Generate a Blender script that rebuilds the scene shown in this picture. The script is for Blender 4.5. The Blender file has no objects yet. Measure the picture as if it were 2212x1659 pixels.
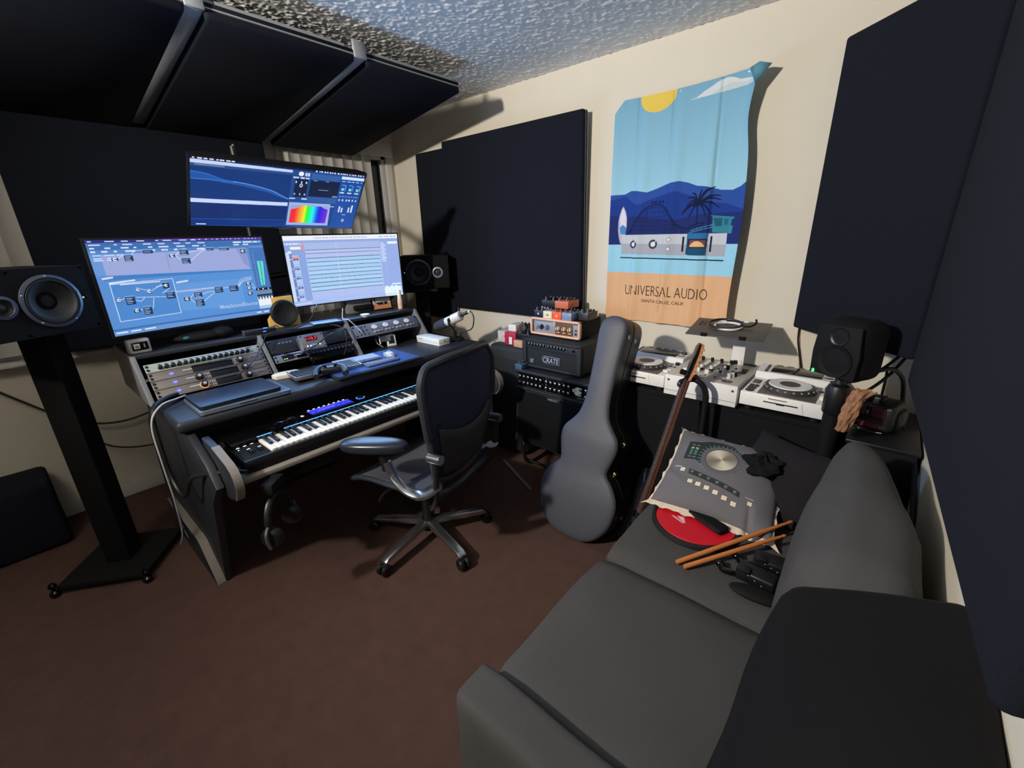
import bpy, bmesh, math, random
import numpy as np
from mathutils import Vector, Matrix
random.seed(7); rng = np.random.default_rng(7)
SC = bpy.context.scene
COL = SC.collection
PI = math.pi
rad = math.radians
# ------------------------------------------------------------------ camera
cd = bpy.data.cameras.new('camera'); cam = bpy.data.objects.new('camera', cd); COL.objects.link(cam)
cd.sensor_fit = 'HORIZONTAL'; cd.sensor_width = 36.0; cd.lens = 931.887/2212*36.0; cd.clip_start = 0.02
cam.matrix_world = Matrix(((0.75997363,-0.19282416,0.62069229,0),(0.64946539,0.26231356,-0.71371304,0),
                           (-0.02519489,0.94552125,0.32458401,1.51),(0,0,0,1)))
SC.camera = cam
# ------------------------------------------------------------------ exposure, world, lights
SC.view_settings.view_transform = 'Standard'
try: SC.view_settings.look = 'None'
except Exception: pass
SC.view_settings.exposure = 0.0; SC.view_settings.gamma = 1.0; SC.view_settings.use_curve_mapping = False
w = bpy.data.worlds.new('night'); SC.world = w; w.use_nodes = True
w.node_tree.nodes['Background'].inputs[0].default_value = (0.02, 0.03, 0.06, 1)
w.node_tree.nodes['Background'].inputs[1].default_value = 0.3
def lamp(name, kind, loc, energy, color, size=0.1, target=None, **kw):
    l = bpy.data.lights.new(name, kind); o = bpy.data.objects.new(name, l); COL.objects.link(o)
    o.location = loc; l.energy = energy; l.color = color
    if kind == 'AREA': l.size = size
    else: l.shadow_soft_size = size
    for k, v in kw.items(): setattr(l, k, v)
    if target is not None:
        d = (Vector(target)-Vector(loc)).normalized(); o.rotation_euler = d.to_track_quat('-Z', 'Y').to_euler()
    return o
# the room's ceiling lamp hangs behind and left of the camera
lamp('ceiling_lamp', 'SPOT', (-1.55, -1.15, 2.27), 430, (1.0, 0.935, 0.83), 0.07, (-1.0, 2.5, 2.34), spot_size=rad(140), spot_blend=1.0)
# the light thrown into the room by the three screens
def screen_light(name, M, w, h, e, col):
    l = bpy.data.lights.new(name, 'AREA'); l.shape = 'RECTANGLE'; l.size = w; l.size_y = h; l.energy = e; l.color = col
    o = bpy.data.objects.new(name, l); COL.objects.link(o); o.matrix_world = M @ Matrix.Translation((0, -.02, 0)) @ Matrix.Rotation(math.radians(-90), 4, 'X')
def _T(x, y, z): return Matrix.Translation((x, y, z))
def _R(a, ax): return Matrix.Rotation(math.radians(a), 4, ax)
screen_light('left_screen_light', _T(-2.565, .627, 1.337) @ _R(96.1, 'Z'), .70, .39, 5.0, (.28, .54, 1.0))
screen_light('right_screen_light', _T(-2.618, 1.468, 1.342) @ _R(81.7, 'Z'), .70, .39, 8.0, (.33, .58, 1.0))
screen_light('upper_screen_light', _T(-2.458, 1.08, 1.723) @ _R(87.7, 'Z') @ _R(40.1, 'X'), .80, .34, 2.0, (.16, .34, 1.0))
# ------------------------------------------------------------------ helpers
def lin(c):
    return tuple((x/12.92 if x <= 0.04045 else ((x+0.055)/1.055)**2.4) for x in (v/255.0 for v in c))
MATS = {}
def mat(name, col, rough=0.6, metal=0.0, var=0.12, ns=40.0, bump=0.0, bs=300.0, emit=None, es=1.0, spec=0.5, sheen=0.0, stretch=None, trans=0.0):
    """procedural principled material: noise-varied base colour and roughness, optional bump"""
    if name in MATS: return MATS[name]
    m = bpy.data.materials.new(name); m.use_nodes = True; nt = m.node_tree; N = nt.nodes; Lk = nt.links
    b = N['Principled BSDF']
    tc = N.new('ShaderNodeTexCoord'); mp = N.new('ShaderNodeMapping'); Lk.new(tc.outputs['Object'], mp.inputs[0])
    if stretch: mp.inputs['Scale'].default_value = stretch
    nz = N.new('ShaderNodeTexNoise'); nz.inputs['Scale'].default_value = ns; nz.inputs['Detail'].default_value = 4
    Lk.new(mp.outputs[0], nz.inputs['Vector'])
    c = lin(col); mx = N.new('ShaderNodeMix'); mx.data_type = 'RGBA'
    mx.inputs[6].default_value = tuple(v*(1-var) for v in c)+(1,)
    mx.inputs[7].default_value = tuple(min(1, v*(1+var)) for v in c)+(1,)
    Lk.new(nz.outputs['Fac'], mx.inputs[0]); Lk.new(mx.outputs[2], b.inputs['Base Color'])
    b.inputs['Roughness'].default_value = rough; b.inputs['Metallic'].default_value = metal
    b.inputs['Specular IOR Level'].default_value = spec
    if sheen: b.inputs['Sheen Weight'].default_value = sheen
    if trans: b.inputs['Transmission Weight'].default_value = trans
    if bump:
        n2 = N.new('ShaderNodeTexNoise'); n2.inputs['Scale'].default_value = bs; n2.inputs['Detail'].default_value = 3
        Lk.new(mp.outputs[0], n2.inputs['Vector'])
        bp = N.new('ShaderNodeBump'); bp.inputs['Strength'].default_value = bump; bp.inputs['Distance'].default_value = 0.004
        Lk.new(n2.outputs['Fac'], bp.inputs['Height']); Lk.new(bp.outputs[0], b.inputs['Normal'])
    if emit:
        b.inputs['Emission Color'].default_value = lin(emit)+(1,); b.inputs['Emission Strength'].default_value = es
    MATS[name] = m; return m
def vmat(name, rough=0.6, emis=False, es=1.0, spec=0.4, bump=0.0, bs=400):
    """material whose print (or screen picture) comes from the colour attribute"""
    if name in MATS: return MATS[name]
    m = bpy.data.materials.new(name); m.use_nodes = True; nt = m.node_tree; N = nt.nodes; b = N['Principled BSDF']
    at = N.new('ShaderNodeVertexColor'); at.layer_name = 'print'
    if emis:
        b.inputs['Base Color'].default_value = (0.01, 0.01, 0.012, 1)
        nt.links.new(at.outputs[0], b.inputs['Emission Color']); b.inputs['Emission Strength'].default_value = es
    else: nt.links.new(at.outputs[0], b.inputs['Base Color'])
    b.inputs['Roughness'].default_value = rough; b.inputs['Specular IOR Level'].default_value = spec
    if bump:
        n2 = N.new('ShaderNodeTexNoise'); n2.inputs['Scale'].default_value = bs
        bp = N.new('ShaderNodeBump'); bp.inputs['Strength'].default_value = bump; bp.inputs['Distance'].default_value = 0.002
        nt.links.new(n2.outputs['Fac'], bp.inputs['Height']); nt.links.new(bp.outputs[0], b.inputs['Normal'])
    MATS[name] = m; return m
def RX(a): return Matrix.Rotation(rad(a), 4, 'X')
def RY(a): return Matrix.Rotation(rad(a), 4, 'Y')
def RZ(a): return Matrix.Rotation(rad(a), 4, 'Z')
def T(x, y, z): return Matrix.Translation((x, y, z))
def frame_to(p, q):
    p = Vector(p); q = Vector(q); d = q-p
    return Matrix.Translation(p) @ d.to_track_quat('Z', 'Y').to_matrix().to_4x4(), d.length
def smoothpts(pts, k=6):
    P = [Vector(p) for p in pts]
    if len(P) < 3: return P
    out = []
    for i in range(len(P)-1):
        a = P[max(i-1, 0)]; b = P[i]; c = P[i+1]; d = P[min(i+2, len(P)-1)]
        for j in range(k):
            t = j/k
            out.append(0.5*((2*b)+(c-a)*t+(2*a-5*b+4*c-d)*t*t+(3*b-3*c+d-a)*t**3))
    out.append(P[-1]); return out
class B:
    """collects shapes into one bmesh"""
    def __init__(s, M=None): s.bm = bmesh.new(); s.M = M or Matrix()
    def _new(s, geom_verts, M):
        bmesh.ops.transform(s.bm, matrix=s.M @ M, verts=geom_verts)
    def box(s, c, d, bev=0.0, M=None, seg=2):
        r = bmesh.ops.create_cube(s.bm, size=1.0, matrix=Matrix.Diagonal((d[0], d[1], d[2], 1)))
        vs = r['verts']
        if bev > 0:
            bev = min(bev, min(d)*0.49)
            es = list({e for v in vs for e in v.link_edges})
            r2 = bmesh.ops.bevel(s.bm, geom=es, offset=bev, segments=seg, affect='EDGES', profile=0.5)
            vs = list({v for f in r2['faces'] for v in f.verts} | {v for v in vs if v.is_valid})
            vs = list({v for v in vs if v.is_valid} | {v for e in es if e.is_valid for v in e.verts})
        s._new(vs, (M or Matrix()) @ T(*c) if M is None else M @ T(*c)); return s
    def cyl(s, p, q, r, r2=None, n=16, cap=True):
        M, L = frame_to(p, q); r2 = r if r2 is None else r2
        g = bmesh.ops.create_cone(s.bm, cap_ends=cap, segments=n, radius1=r, radius2=r2, depth=L)
        s._new(g['verts'], M @ T(0, 0, L/2)); return s
    def lathe(s, prof, p=(0,0,0), d=(0,0,1), n=24, M=None):
        if M is None:
            p = Vector(p); M = T(*p) @ Vector(d).normalized().to_track_quat('Z', 'Y').to_matrix().to_4x4()
        rows = []
        for r, z in prof:
            if r < 1e-6: rows.append([s.bm.verts.new((0, 0, z))])
            else: rows.append([s.bm.verts.new((r*math.cos(2*PI*i/n), r*math.sin(2*PI*i/n), z)) for i in range(n)])
        for a, b in zip(rows, rows[1:]):
            for i in range(n):
                j = (i+1) % n
                if len(a) == 1 and len(b) == 1: continue
                if len(a) == 1: s.bm.faces.new((a[0], b[j], b[i]))
                elif len(b) == 1: s.bm.faces.new((a[i], a[j], b[0]))
                else: s.bm.faces.new((a[i], a[j], b[j], b[i]))
        s._new([v for r in rows for v in r], M); return s
    def tube(s, pts, r, n=8, k=6, closed=False, flat=None):
        P = smoothpts(pts, k) if k > 1 else [Vector(p) for p in pts]
        if closed: P = P[:-1]
        rows = []; m = len(P); up = Vector((0, 0, 1))
        for i, p in enumerate(P):
            a = P[(i-1) % m] if closed else P[max(i-1, 0)]; b = P[(i+1) % m] if closed else P[min(i+1, m-1)]
            t = (b-a); t = t.normalized() if t.length > 1e-9 else Vector((0, 0, 1))
            if i == 0: up = t.orthogonal().normalized() if abs(t.z) > .95 else Vector((0, 0, 1))
            x = up.cross(t)
            x = x.normalized() if x.length > 1e-6 else t.orthogonal().normalized()
            y = t.cross(x); up = y
            rr = r(i/(m-1)) if callable(r) else r
            fl = flat or 1.0
            rows.append([s.bm.verts.new(p+x*rr*math.cos(2*PI*j/n)+y*rr*fl*math.sin(2*PI*j/n)) for j in range(n)])
        R = range(m) if closed else range(m-1)
        for i in R:
            a = rows[i]; b = rows[(i+1) % m]
            for j in range(n): s.bm.faces.new((a[j], a[(j+1) % n], b[(j+1) % n], b[j]))
        if not closed:
            s.bm.faces.new(list(reversed(rows[0]))); s.bm.faces.new(rows[-1])
        bmesh.ops.transform(s.bm, matrix=s.M, verts=[v for r_ in rows for v in r_]); return s
    def prism(s, poly, h, M=None, bev=0.0, seg=2):
        """polygon in local xy extruded 0..h along local z"""
        bm2 = bmesh.new()
        vs = [bm2.verts.new((x, y, 0)) for x, y in poly]; f = bm2.faces.new(vs)
        r = bmesh.ops.extrude_face_region(bm2, geom=[f])
        bmesh.ops.translate(bm2, vec=(0, 0, h), verts=[v for v in r['geom'] if isinstance(v, bmesh.types.BMVert)])
        bmesh.ops.recalc_face_normals(bm2, faces=bm2.faces[:])
        if bev > 0:
            es = [e for e in bm2.edges if (e.verts[0].co.z == e.verts[1].co.z)]
            bmesh.ops.bevel(bm2, geom=es, offset=bev, segments=seg, affect='EDGES', profile=0.5)
        s.join(bm2, M or Matrix()); return s
    def join(s, bm2, M=Matrix()):
        mp = {}
        MM = s.M @ M
        for v in bm2.verts: mp[v] = s.bm.verts.new(MM @ v.co)
        for f in bm2.faces:
            try: s.bm.faces.new([mp[v] for v in f.verts])
            except ValueError: pass
        bm2.free(); return s
    def ell(s, c, r, n=16, M=None):
        g = bmesh.ops.create_uvsphere(s.bm, u_segments=n, v_segments=max(6, n//2), radius=1.0)
        s._new(g['verts'], (M or Matrix()) @ T(*c) @ Matrix.Diagonal((r[0], r[1], r[2], 1))); return s
    def grid(s, fn, nu, nv, M=None, wrap=False):
        vs = [[s.bm.verts.new(fn(i/(nu-1), j/(nv-1))) for j in range(nv)] for i in range(nu)]
        for i in range(nu-1):
            for j in range(nv-1): s.bm.faces.new((vs[i][j], vs[i+1][j], vs[i+1][j+1], vs[i][j+1]))
        s._new([v for r in vs for v in r], M or Matrix()); return s
    def ring(s, c, R, r, d=(0,0,1), n=32, m=8):
        prof = [(R+r*math.cos(2*PI*i/m), r*math.sin(2*PI*i/m)) for i in range(m+1)]
        return s.lathe(prof, c, d, n)
    def out(s, name, m, parent=None, smooth=35, label=None, recalc=True, sub=0, kind=None):
        if recalc: bmesh.ops.recalc_face_normals(s.bm, faces=s.bm.faces[:])
        me = bpy.data.meshes.new(name); s.bm.to_mesh(me); s.bm.free()
        if smooth:
            me.polygons.foreach_set('use_smooth', [True]*len(me.polygons))
            try: me.set_sharp_from_angle(angle=rad(smooth))
            except Exception: pass
        if m: me.materials.append(m)
        o = bpy.data.objects.new(name, me); COL.objects.link(o)
        if parent: o.parent = parent
        if label: o['label'] = label
        if kind: o['kind'] = kind
        if sub:
            md = o.modifiers.new('s', 'SUBSURF'); md.levels = sub; md.render_levels = sub
        return o
def rep(name, build, m, parent, locs, sub=(), smooth=35, label=None):
    """the same small part at many places: one mesh, one object each; sub = (name, build, material) children"""
    first = None; outl = []
    for q in locs:
        Mq = q if isinstance(q, Matrix) else T(*q)
        if first is None:
            b = B(); build(b); first = o = b.out(name, m, parent, smooth, label); subs = []
            o.matrix_local = Mq
            for nm, bf, mm in sub:
                b = B(); bf(b); subs.append(b.out(nm, mm, o, smooth))
        else:
            o = first.copy(); COL.objects.link(o); o.parent = parent; o.matrix_local = Mq
            for so in subs: c = so.copy(); COL.objects.link(c); c.parent = o
        outl.append(o)
    return outl
def thing(name, label, cat, loc=(0,0,0), rz=0.0, group=None, M=None):
    o = bpy.data.objects.new(name, None); COL.objects.link(o); o.empty_display_size = 0.05
    o.matrix_world = (T(*loc) @ RZ(rz)) if M is None else M
    o['label'] = label; o['category'] = cat
    if group: o['group'] = group
    return o
def tag(o, label, cat, group=None):
    o['label'] = label; o['category'] = cat
    if group: o['group'] = group
    return o
def struct(o): o['kind'] = 'structure'; return o
def copy_part(o, parent, M=None):
    c = o.copy(); COL.objects.link(c); c.parent = parent
    if M is not None: c.matrix_local = M
    for ch in [x for x in bpy.data.objects if x.parent == o]: copy_part(ch, c)
    return c
def copy_tree(o, loc=None, label=None, rz=None):
    c = o.copy(); COL.objects.link(c)
    for ch in list(o.children): copy_kid(ch, c)
    if label: c['label'] = label
    if loc is not None: c.location = loc
    if rz is not None: c.rotation_euler = (0, 0, rad(rz))
    return c
def copy_kid(ch, p):
    d = ch.copy(); COL.objects.link(d); d.parent = p
    for g in list(ch.children): copy_kid(g, d)
# text -> triangles
def text_tris(txt, size=1.0, bold=0.0, shear=0.0):
    cu = bpy.data.curves.new('t', 'FONT'); cu.body = txt; cu.size = size; cu.offset = bold; cu.shear = shear; cu.resolution_u = 3
    o = bpy.data.objects.new('t', cu); COL.objects.link(o)
    bpy.context.view_layer.update()
    ev = o.evaluated_get(bpy.context.evaluated_depsgraph_get()); me = ev.to_mesh()
    me.calc_loop_triangles()
    V = np.array([v.co[:2] for v in me.vertices]).reshape(-1, 2)
    Tn = [tuple(t.vertices) for t in me.loop_triangles]
    ev.to_mesh_clear(); bpy.data.objects.remove(o); bpy.data.curves.remove(cu)
    return V, Tn
def lettering(name, txt, M, width, height, m, parent, depth=0.0006, bold=0.0, shear=0.0, fn=None, label=None):
    """text as thin raised letters in local xy of M, lower-left at the origin, fitted to width x height"""
    V, Tn = text_tris(txt, 1.0, bold, shear)
    mn = V.min(0); sz = V.max(0)-mn
    V = (V-mn)/sz*np.array([width, height])
    bm = bmesh.new()
    vs = [bm.verts.new((x, y, depth) if fn is None else fn(x, y)) for x, y in V]
    for t in Tn:
        try: bm.faces.new([vs[i] for i in t])
        except ValueError: pass
    b = B(); b.bm.free(); b.bm = bm
    bmesh.ops.transform(bm, matrix=M, verts=bm.verts[:])
    return b.out(name, m, parent, smooth=0, recalc=False, label=label)
class Ras:
    """small painter: fills flat print into an array that becomes the colour attribute of a fine mesh"""
    def __init__(s, w, h, bg): s.w = w; s.h = h; s.a = np.zeros((h, w, 3), np.float32); s.a[:] = np.array(bg, np.float32)/255
    def _win(s, pts, pad=0):
        p = np.array(pts, float)*[s.w, s.h]
        x0 = max(0, int(p[:,0].min()-pad)); x1 = min(s.w, int(p[:,0].max()+pad)+2)
        y0 = max(0, int(p[:,1].min()-pad)); y1 = min(s.h, int(p[:,1].max()+pad)+2)
        if x1 <= x0 or y1 <= y0: return None
        X, Y = np.meshgrid(np.arange(x0, x1)+.5, np.arange(y0, y1)+.5)
        return p, X, Y, (slice(y0, y1), slice(x0, x1))
    def _put(s, sl, m, col, alpha=1.0):
        c = np.array(col, np.float32)/255; v = s.a[sl]; v[m] = v[m]*(1-alpha)+c*alpha
    def poly(s, pts, col, alpha=1.0):
        r = s._win(pts)
        if r is None: return
        p, X, Y, sl = r; m = np.zeros(X.shape, bool); n = len(p)
        for i in range(n):
            x0, y0 = p[i]; x1, y1 = p[(i+1) % n]
            if y0 == y1: continue
            c = ((y0 > Y) != (y1 > Y)) & (X < (x1-x0)*(Y-y0)/(y1-y0)+x0); m ^= c
        s._put(sl, m, col, alpha)
    def rect(s, u0, v0, u1, v1, col, alpha=1.0): s.poly([(u0, v0), (u1, v0), (u1, v1), (u0, v1)], col, alpha)
    def line(s, pts, wpx, col, alpha=1.0):
        for a, b in zip(pts, pts[1:]):
            r = s._win([a, b], wpx+1)
            if r is None: continue
            p, X, Y, sl = r; d = p[1]-p[0]; L2 = max(1e-9, d@d)
            t = np.clip(((X-p[0,0])*d[0]+(Y-p[0,1])*d[1])/L2, 0, 1)
            q = np.hypot(X-p[0,0]-t*d[0], Y-p[0,1]-t*d[1]); s._put(sl, q <= wpx/2, col, alpha)
    def ell(s, u, v, ru, rv, col, r0=0.0, a0=None, a1=None):
        r = s._win([(u-ru, v-rv), (u+ru, v+rv)])
        if r is None: return
        p, X, Y, sl = r; dx = (X/s.w-u)/ru; dy = (Y/s.h-v)/rv; q = np.hypot(dx, dy); m = (q <= 1) & (q >= r0)
        if a0 is not None:
            an = np.degrees(np.arctan2(-dy, dx)) % 360; m &= (an >= a0) & (an <= a1)
        s._put(sl, m, col)
    def text(s, txt, u, v, wu, hv, col, bold=0.0):
        V, Tn = text_tris(txt, 1.0, bold); mn = V.min(0); V = (V-mn)/(V.max(0)-mn)
        for t in Tn: s.poly([(u+V[i,0]*wu, v-V[i,1]*hv) for i in t], col)
    def dashes(s, u0, u1, v, hv, col, seed=0, lo=.012, hi=.05, gap=.02):
        R = random.Random(seed); u = u0
        while u < u1:
            L = R.uniform(lo, hi); s.rect(u, v-hv/2, min(u+L, u1), v+hv/2, col); u += L+R.uniform(gap*.5, gap*1.5)
    def mesh(s, name, fn, nx, ny, m, parent, label=None, smooth=True):
        """fn(U, V) -> X, Y, Z arrays, V runs downwards"""
        U, Vv = np.meshgrid(np.linspace(0, 1, nx), np.linspace(0, 1, ny)); X, Y, Z = fn(U, Vv)
        co = np.stack([X, Y, Z], -1).reshape(-1, 3).astype(np.float32)
        # average the painted pixels around every vertex
        k = max(1, int(round(s.w/nx))); a = s.a
        if k > 1:
            pad = np.pad(a, ((k//2, k), (k//2, k), (0, 0)), mode='edge'); cs = np.cumsum(np.cumsum(pad, 0), 1)
            cs = np.pad(cs, ((1, 0), (1, 0), (0, 0)))
            a = (cs[k:, k:]-cs[:-k, k:]-cs[k:, :-k]+cs[:-k, :-k])[:s.h, :s.w]/(k*k)
        ix = np.clip((U*(s.w-1)).round().astype(int), 0, s.w-1); iy = np.clip((Vv*(s.h-1)).round().astype(int), 0, s.h-1)
        c = np.clip(a[iy, ix], 0, 1); c = np.where(c <= .04045, c/12.92, ((c+.055)/1.055)**2.4)
        me = bpy.data.meshes.new(name); n = nx*ny
        i = (np.arange(ny-1)[:, None]*nx+np.arange(nx-1)[None, :]).reshape(-1)
        q = np.stack([i, i+nx, i+nx+1, i+1], -1).astype(np.int32).reshape(-1)
        me.vertices.add(n); me.vertices.foreach_set('co', co.reshape(-1))
        me.loops.add(len(q)); me.loops.foreach_set('vertex_index', q)
        me.polygons.add(len(i)); me.polygons.foreach_set('loop_start', np.arange(0, len(q), 4, dtype=np.int32))
        me.polygons.foreach_set('loop_total', np.full(len(i), 4, np.int32))
        me.update(calc_edges=True)
        if smooth: me.polygons.foreach_set('use_smooth', np.ones(len(i), bool))
        at = me.color_attributes.new('print', 'FLOAT_COLOR', 'POINT')
        at.data.foreach_set('color', np.concatenate([c.reshape(-1, 3), np.ones((n, 1))], 1).astype(np.float32).reshape(-1))
        me.materials.append(m); o = bpy.data.objects.new(name, me); COL.objects.link(o); o.parent = parent
        if label: o['label'] = label
        return o
# ------------------------------------------------------------------ materials
M_wall = mat('wall_paint', (214,206,190), .75, var=.03, ns=6, bump=.15, bs=90)
M_ceil = mat('popcorn_ceiling', (238,237,233), .9, var=.05, ns=8)
M_carpet = mat('brown_carpet', (88,67,60), .98, var=.2, ns=14, bump=.6, bs=420, spec=.1)
M_trim = mat('white_trim', (205,202,196), .5, var=.05)
M_fabric = mat('acoustic_fabric', (23,26,36), .95, var=.15, ns=300, bump=.25, bs=900, spec=.15)
M_fabback = mat('panel_back_wrap', (150,152,158), .8, var=.1)
M_black = mat('black_plastic', (20,20,23), .42, var=.2)
M_blackm = mat('black_matte', (11,11,13), .75, var=.2, spec=.25)
M_blackg = mat('black_gloss', (10,10,12), .15, var=.1)
M_tolex = mat('black_tolex', (30,35,40), .6, var=.2, ns=200, bump=.5, bs=700)
M_grille = mat('amp_grille_cloth', (24,28,33), .85, var=.3, ns=400, bump=.4, bs=900)
M_steel = mat('brushed_steel', (170,172,176), .32, .9, var=.1, ns=20)
M_alu = mat('polished_aluminium', (190,192,196), .22, .95, var=.06)
M_dkmetal = mat('dark_metal', (60,62,66), .4, .8, var=.1)
M_white = mat('white_plastic', (225,224,220), .4, var=.04)
M_ivory = mat('ivory_key', (230,226,214), .3, var=.02)
M_grey = mat('grey_plastic', (120,122,126), .5, var=.08)
M_ply = mat('grey_plywood', (118,112,106), .6, var=.12, ns=12, stretch=(1,12,1))
M_desk = mat('charcoal_desk_laminate', (34,37,44), .48, var=.15, ns=60, bump=.08, bs=500)
M_cable = mat('black_cable', (14,14,16), .5, var=.1)
M_cablew = mat('white_cable', (190,190,192), .45, var=.05)
# ------------------------------------------------------------------ room shell  (x: along the poster wall, y: towards it)
XF, YB, XR, YN, HC = -3.45, 2.5, 0.215, -3.0, 2.44
def slab(name, c, d, m, bev=0): return struct(B().box(c, d, bev).out(name, m, smooth=0))
slab('floor', ((XF+XR)/2, (YB+YN)/2, -.05), (XR-XF+.2, YB-YN+.2, .1), M_carpet)
slab('wall_back', ((XF+XR)/2, YB+.05, HC/2), (XR-XF+.2, .1, HC), M_wall)
slab('wall_right', (XR+.05, (YB+YN)/2, HC/2), (.1, YB-YN, HC), M_wall)
slab('wall_front', ((XF+XR)/2, YN-.05, HC/2), (XR-XF+.2, .1, HC), mat('bounce_cut_wall_dark', (72,74,80), .8, var=.05, ns=6))  # unseen wall; its dark colour is chosen to cut bounced light
# wall with the window opening
WY0, WY1, WZ0, WZ1 = -.35, 2.40, .95, 2.18
b = B()
b.box((XF-.05, (YN+WY0)/2, HC/2), (.1, WY0-YN, HC)); b.box((XF-.05, (WY1+YB)/2, HC/2), (.1, YB-WY1, HC))
b.box((XF-.05, (WY0+WY1)/2, WZ0/2), (.1, WY1-WY0, WZ0)); b.box((XF-.05, (WY0+WY1)/2, (WZ1+HC)/2), (.1, WY1-WY0, HC-WZ1))
struct(b.out('wall_left', M_wall, smooth=0))
# window: frame, sill, dark panes
wn = bpy.data.objects.new('window_1', None); COL.objects.link(wn); struct(wn)
M_frame = mat('window_frame_white', (186,186,186), .5, var=.05)
b = B()
for y in (WY0+.02, WY1-.02): b.box((XF-.03, y, (WZ0+WZ1)/2), (.06, .04, WZ1-WZ0), .004)
b.box((XF-.03, (WY0+WY1)/2, WZ0+.02), (.06, WY1-WY0, .04), .004); b.box((XF-.03, (WY0+WY1)/2, WZ1-.02), (.06, WY1-WY0, .04), .004)
b.box((XF-.03, 1.03, (WZ0+WZ1)/2), (.05, .05, WZ1-WZ0), .004)
b.out('window_frame', M_frame, wn)
B().box((XF+.02, (WY0+WY1)/2, WZ0-.012), (.12, WY1-WY0+.06, .024), .006).out('window_sill', M_trim, wn)
M_pane = mat('night_window_glass', (20,27,38), .08, var=.1)
for y0, y1 in ((WY0+.04, 1.005), (1.055, WY1-.04)):
    B().box((XF-.05, (y0+y1)/2, (WZ0+WZ1)/2), (.006, y1-y0, WZ1-WZ0-.08)).out('pane', M_pane, wn, smooth=0)
# casing strips round the window
for nm, c, d in (('trim_1', (XF+.008, WY1+.03, (WZ0+WZ1)/2), (.016, .06, WZ1-WZ0+.12)), ('trim_2', (XF+.008, (WY0+WY1)/2, WZ1+.03), (.016, WY1-WY0+.12, .06))):
    struct(B().box(c, d, .004).out(nm, M_trim))
def base(name, c, d):
    b = B(); b.box(c, d, .006)
    return struct(b.out(name, M_trim))
base('baseboard_left', (XF+.008, (YN+YB)/2, .045), (.016, YB-YN, .09))
base('baseboard_back', ((XF+XR)/2, YB-.008, .045), (XR-XF, .016, .09))
base('baseboard_right', (XR-.008, (YN+YB)/2, .045), (.016, YB-YN, .09))
# popcorn ceiling: slab plus a fine displaced skin where the photo shows it
struct(B().box(((XF+XR)/2, (YB+YN)/2, HC+.06), (XR-XF+.2, YB-YN+.2, .1)).out('ceiling', M_ceil, smooth=0))
def popcorn():
    nx, ny = 620, 620; x0, x1, y0, y1 = -3.45, .2, -.6, 2.5
    a = rng.random((ny, nx)).astype(np.float32)
    def blur(a, k):
        for ax in (0, 1):
            p = np.take(np.concatenate([np.take(a, range(-k, 0), ax), a, np.take(a, range(0, k), ax)], ax), range(a.shape[ax]+2*k), ax)
            c = np.cumsum(p, ax); a = (np.take(c, range(2*k, c.shape[ax]), ax)-np.take(c, range(0, c.shape[ax]-2*k), ax))/(2*k)
        return a
    n1 = blur(blur(a, 1), 1); n1 = (n1-n1.mean())/n1.std()
    n2 = blur(blur(rng.random((ny, nx)).astype(np.float32), 2), 2); n2 = (n2-n2.mean())/n2.std()
    h = np.clip(n1*.8+n2*.45, -.4, 2.2)
    X, Y = np.meshgrid(np.linspace(x0, x1, nx), np.linspace(y0, y1, ny)); Z = HC-.002-.0017*(h+.4)
    n = nx*ny; co = np.stack([X, Y, Z], -1).reshape(-1).astype(np.float32)
    me = bpy.data.meshes.new('ceiling_texture'); i = (np.arange(ny-1)[:, None]*nx+np.arange(nx-1)[None, :]).reshape(-1)
    q = np.stack([i, i+nx, i+nx+1, i+1], -1).astype(np.int32).reshape(-1)
    me.vertices.add(n); me.vertices.foreach_set('co', co); me.loops.add(len(q)); me.loops.foreach_set('vertex_index', q)
    me.polygons.add(len(i)); me.polygons.foreach_set('loop_start', np.arange(0, len(q), 4, dtype=np.int32)); me.polygons.foreach_set('loop_total', np.full(len(i), 4, np.int32))
    me.update(calc_edges=True); me.polygons.foreach_set('use_smooth', np.ones(len(i), bool)); me.materials.append(M_ceil)
    o = bpy.data.objects.new('ceiling_texture', me); COL.objects.link(o); o.parent = bpy.data.objects['ceiling']; o['kind'] = 'stuff'
popcorn()
# ------------------------------------------------------------------ vertical blind
vb = thing('vertical_blind', 'off-white vertical slat blind hanging in the window behind the screens', 'blind', (XF+.05, 1.0, WZ1))
M_slat = mat('blind_slat_vinyl', (196,192,184), .6, var=.05)
B().box((.0, 0, .022), (.07, 2.75, .05), .006).out('headrail', M_slat, vb)
B().box((.045, 0, .02), (.02, 2.82, .10), .005).out('valance', M_slat, vb)
sl = None
y = -1.30; k = 0
while y < 1.27:
    if sl is None:
        bb = B(); bb.grid(lambda u, v: ((u-.5)*.088*math.cos(0), .010*math.sin(PI*u), -v*1.20), 7, 2, RZ(96))
        sl = bb.out('slat', M_slat, vb); sl.location = (0, y, 0)
    else:
        c = sl.copy(); COL.objects.link(c); c.parent = vb; c.location = (0, y, 0); c.rotation_euler = (0, 0, rad(random.uniform(-5, 5)))
    y += .083; k += 1
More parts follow.
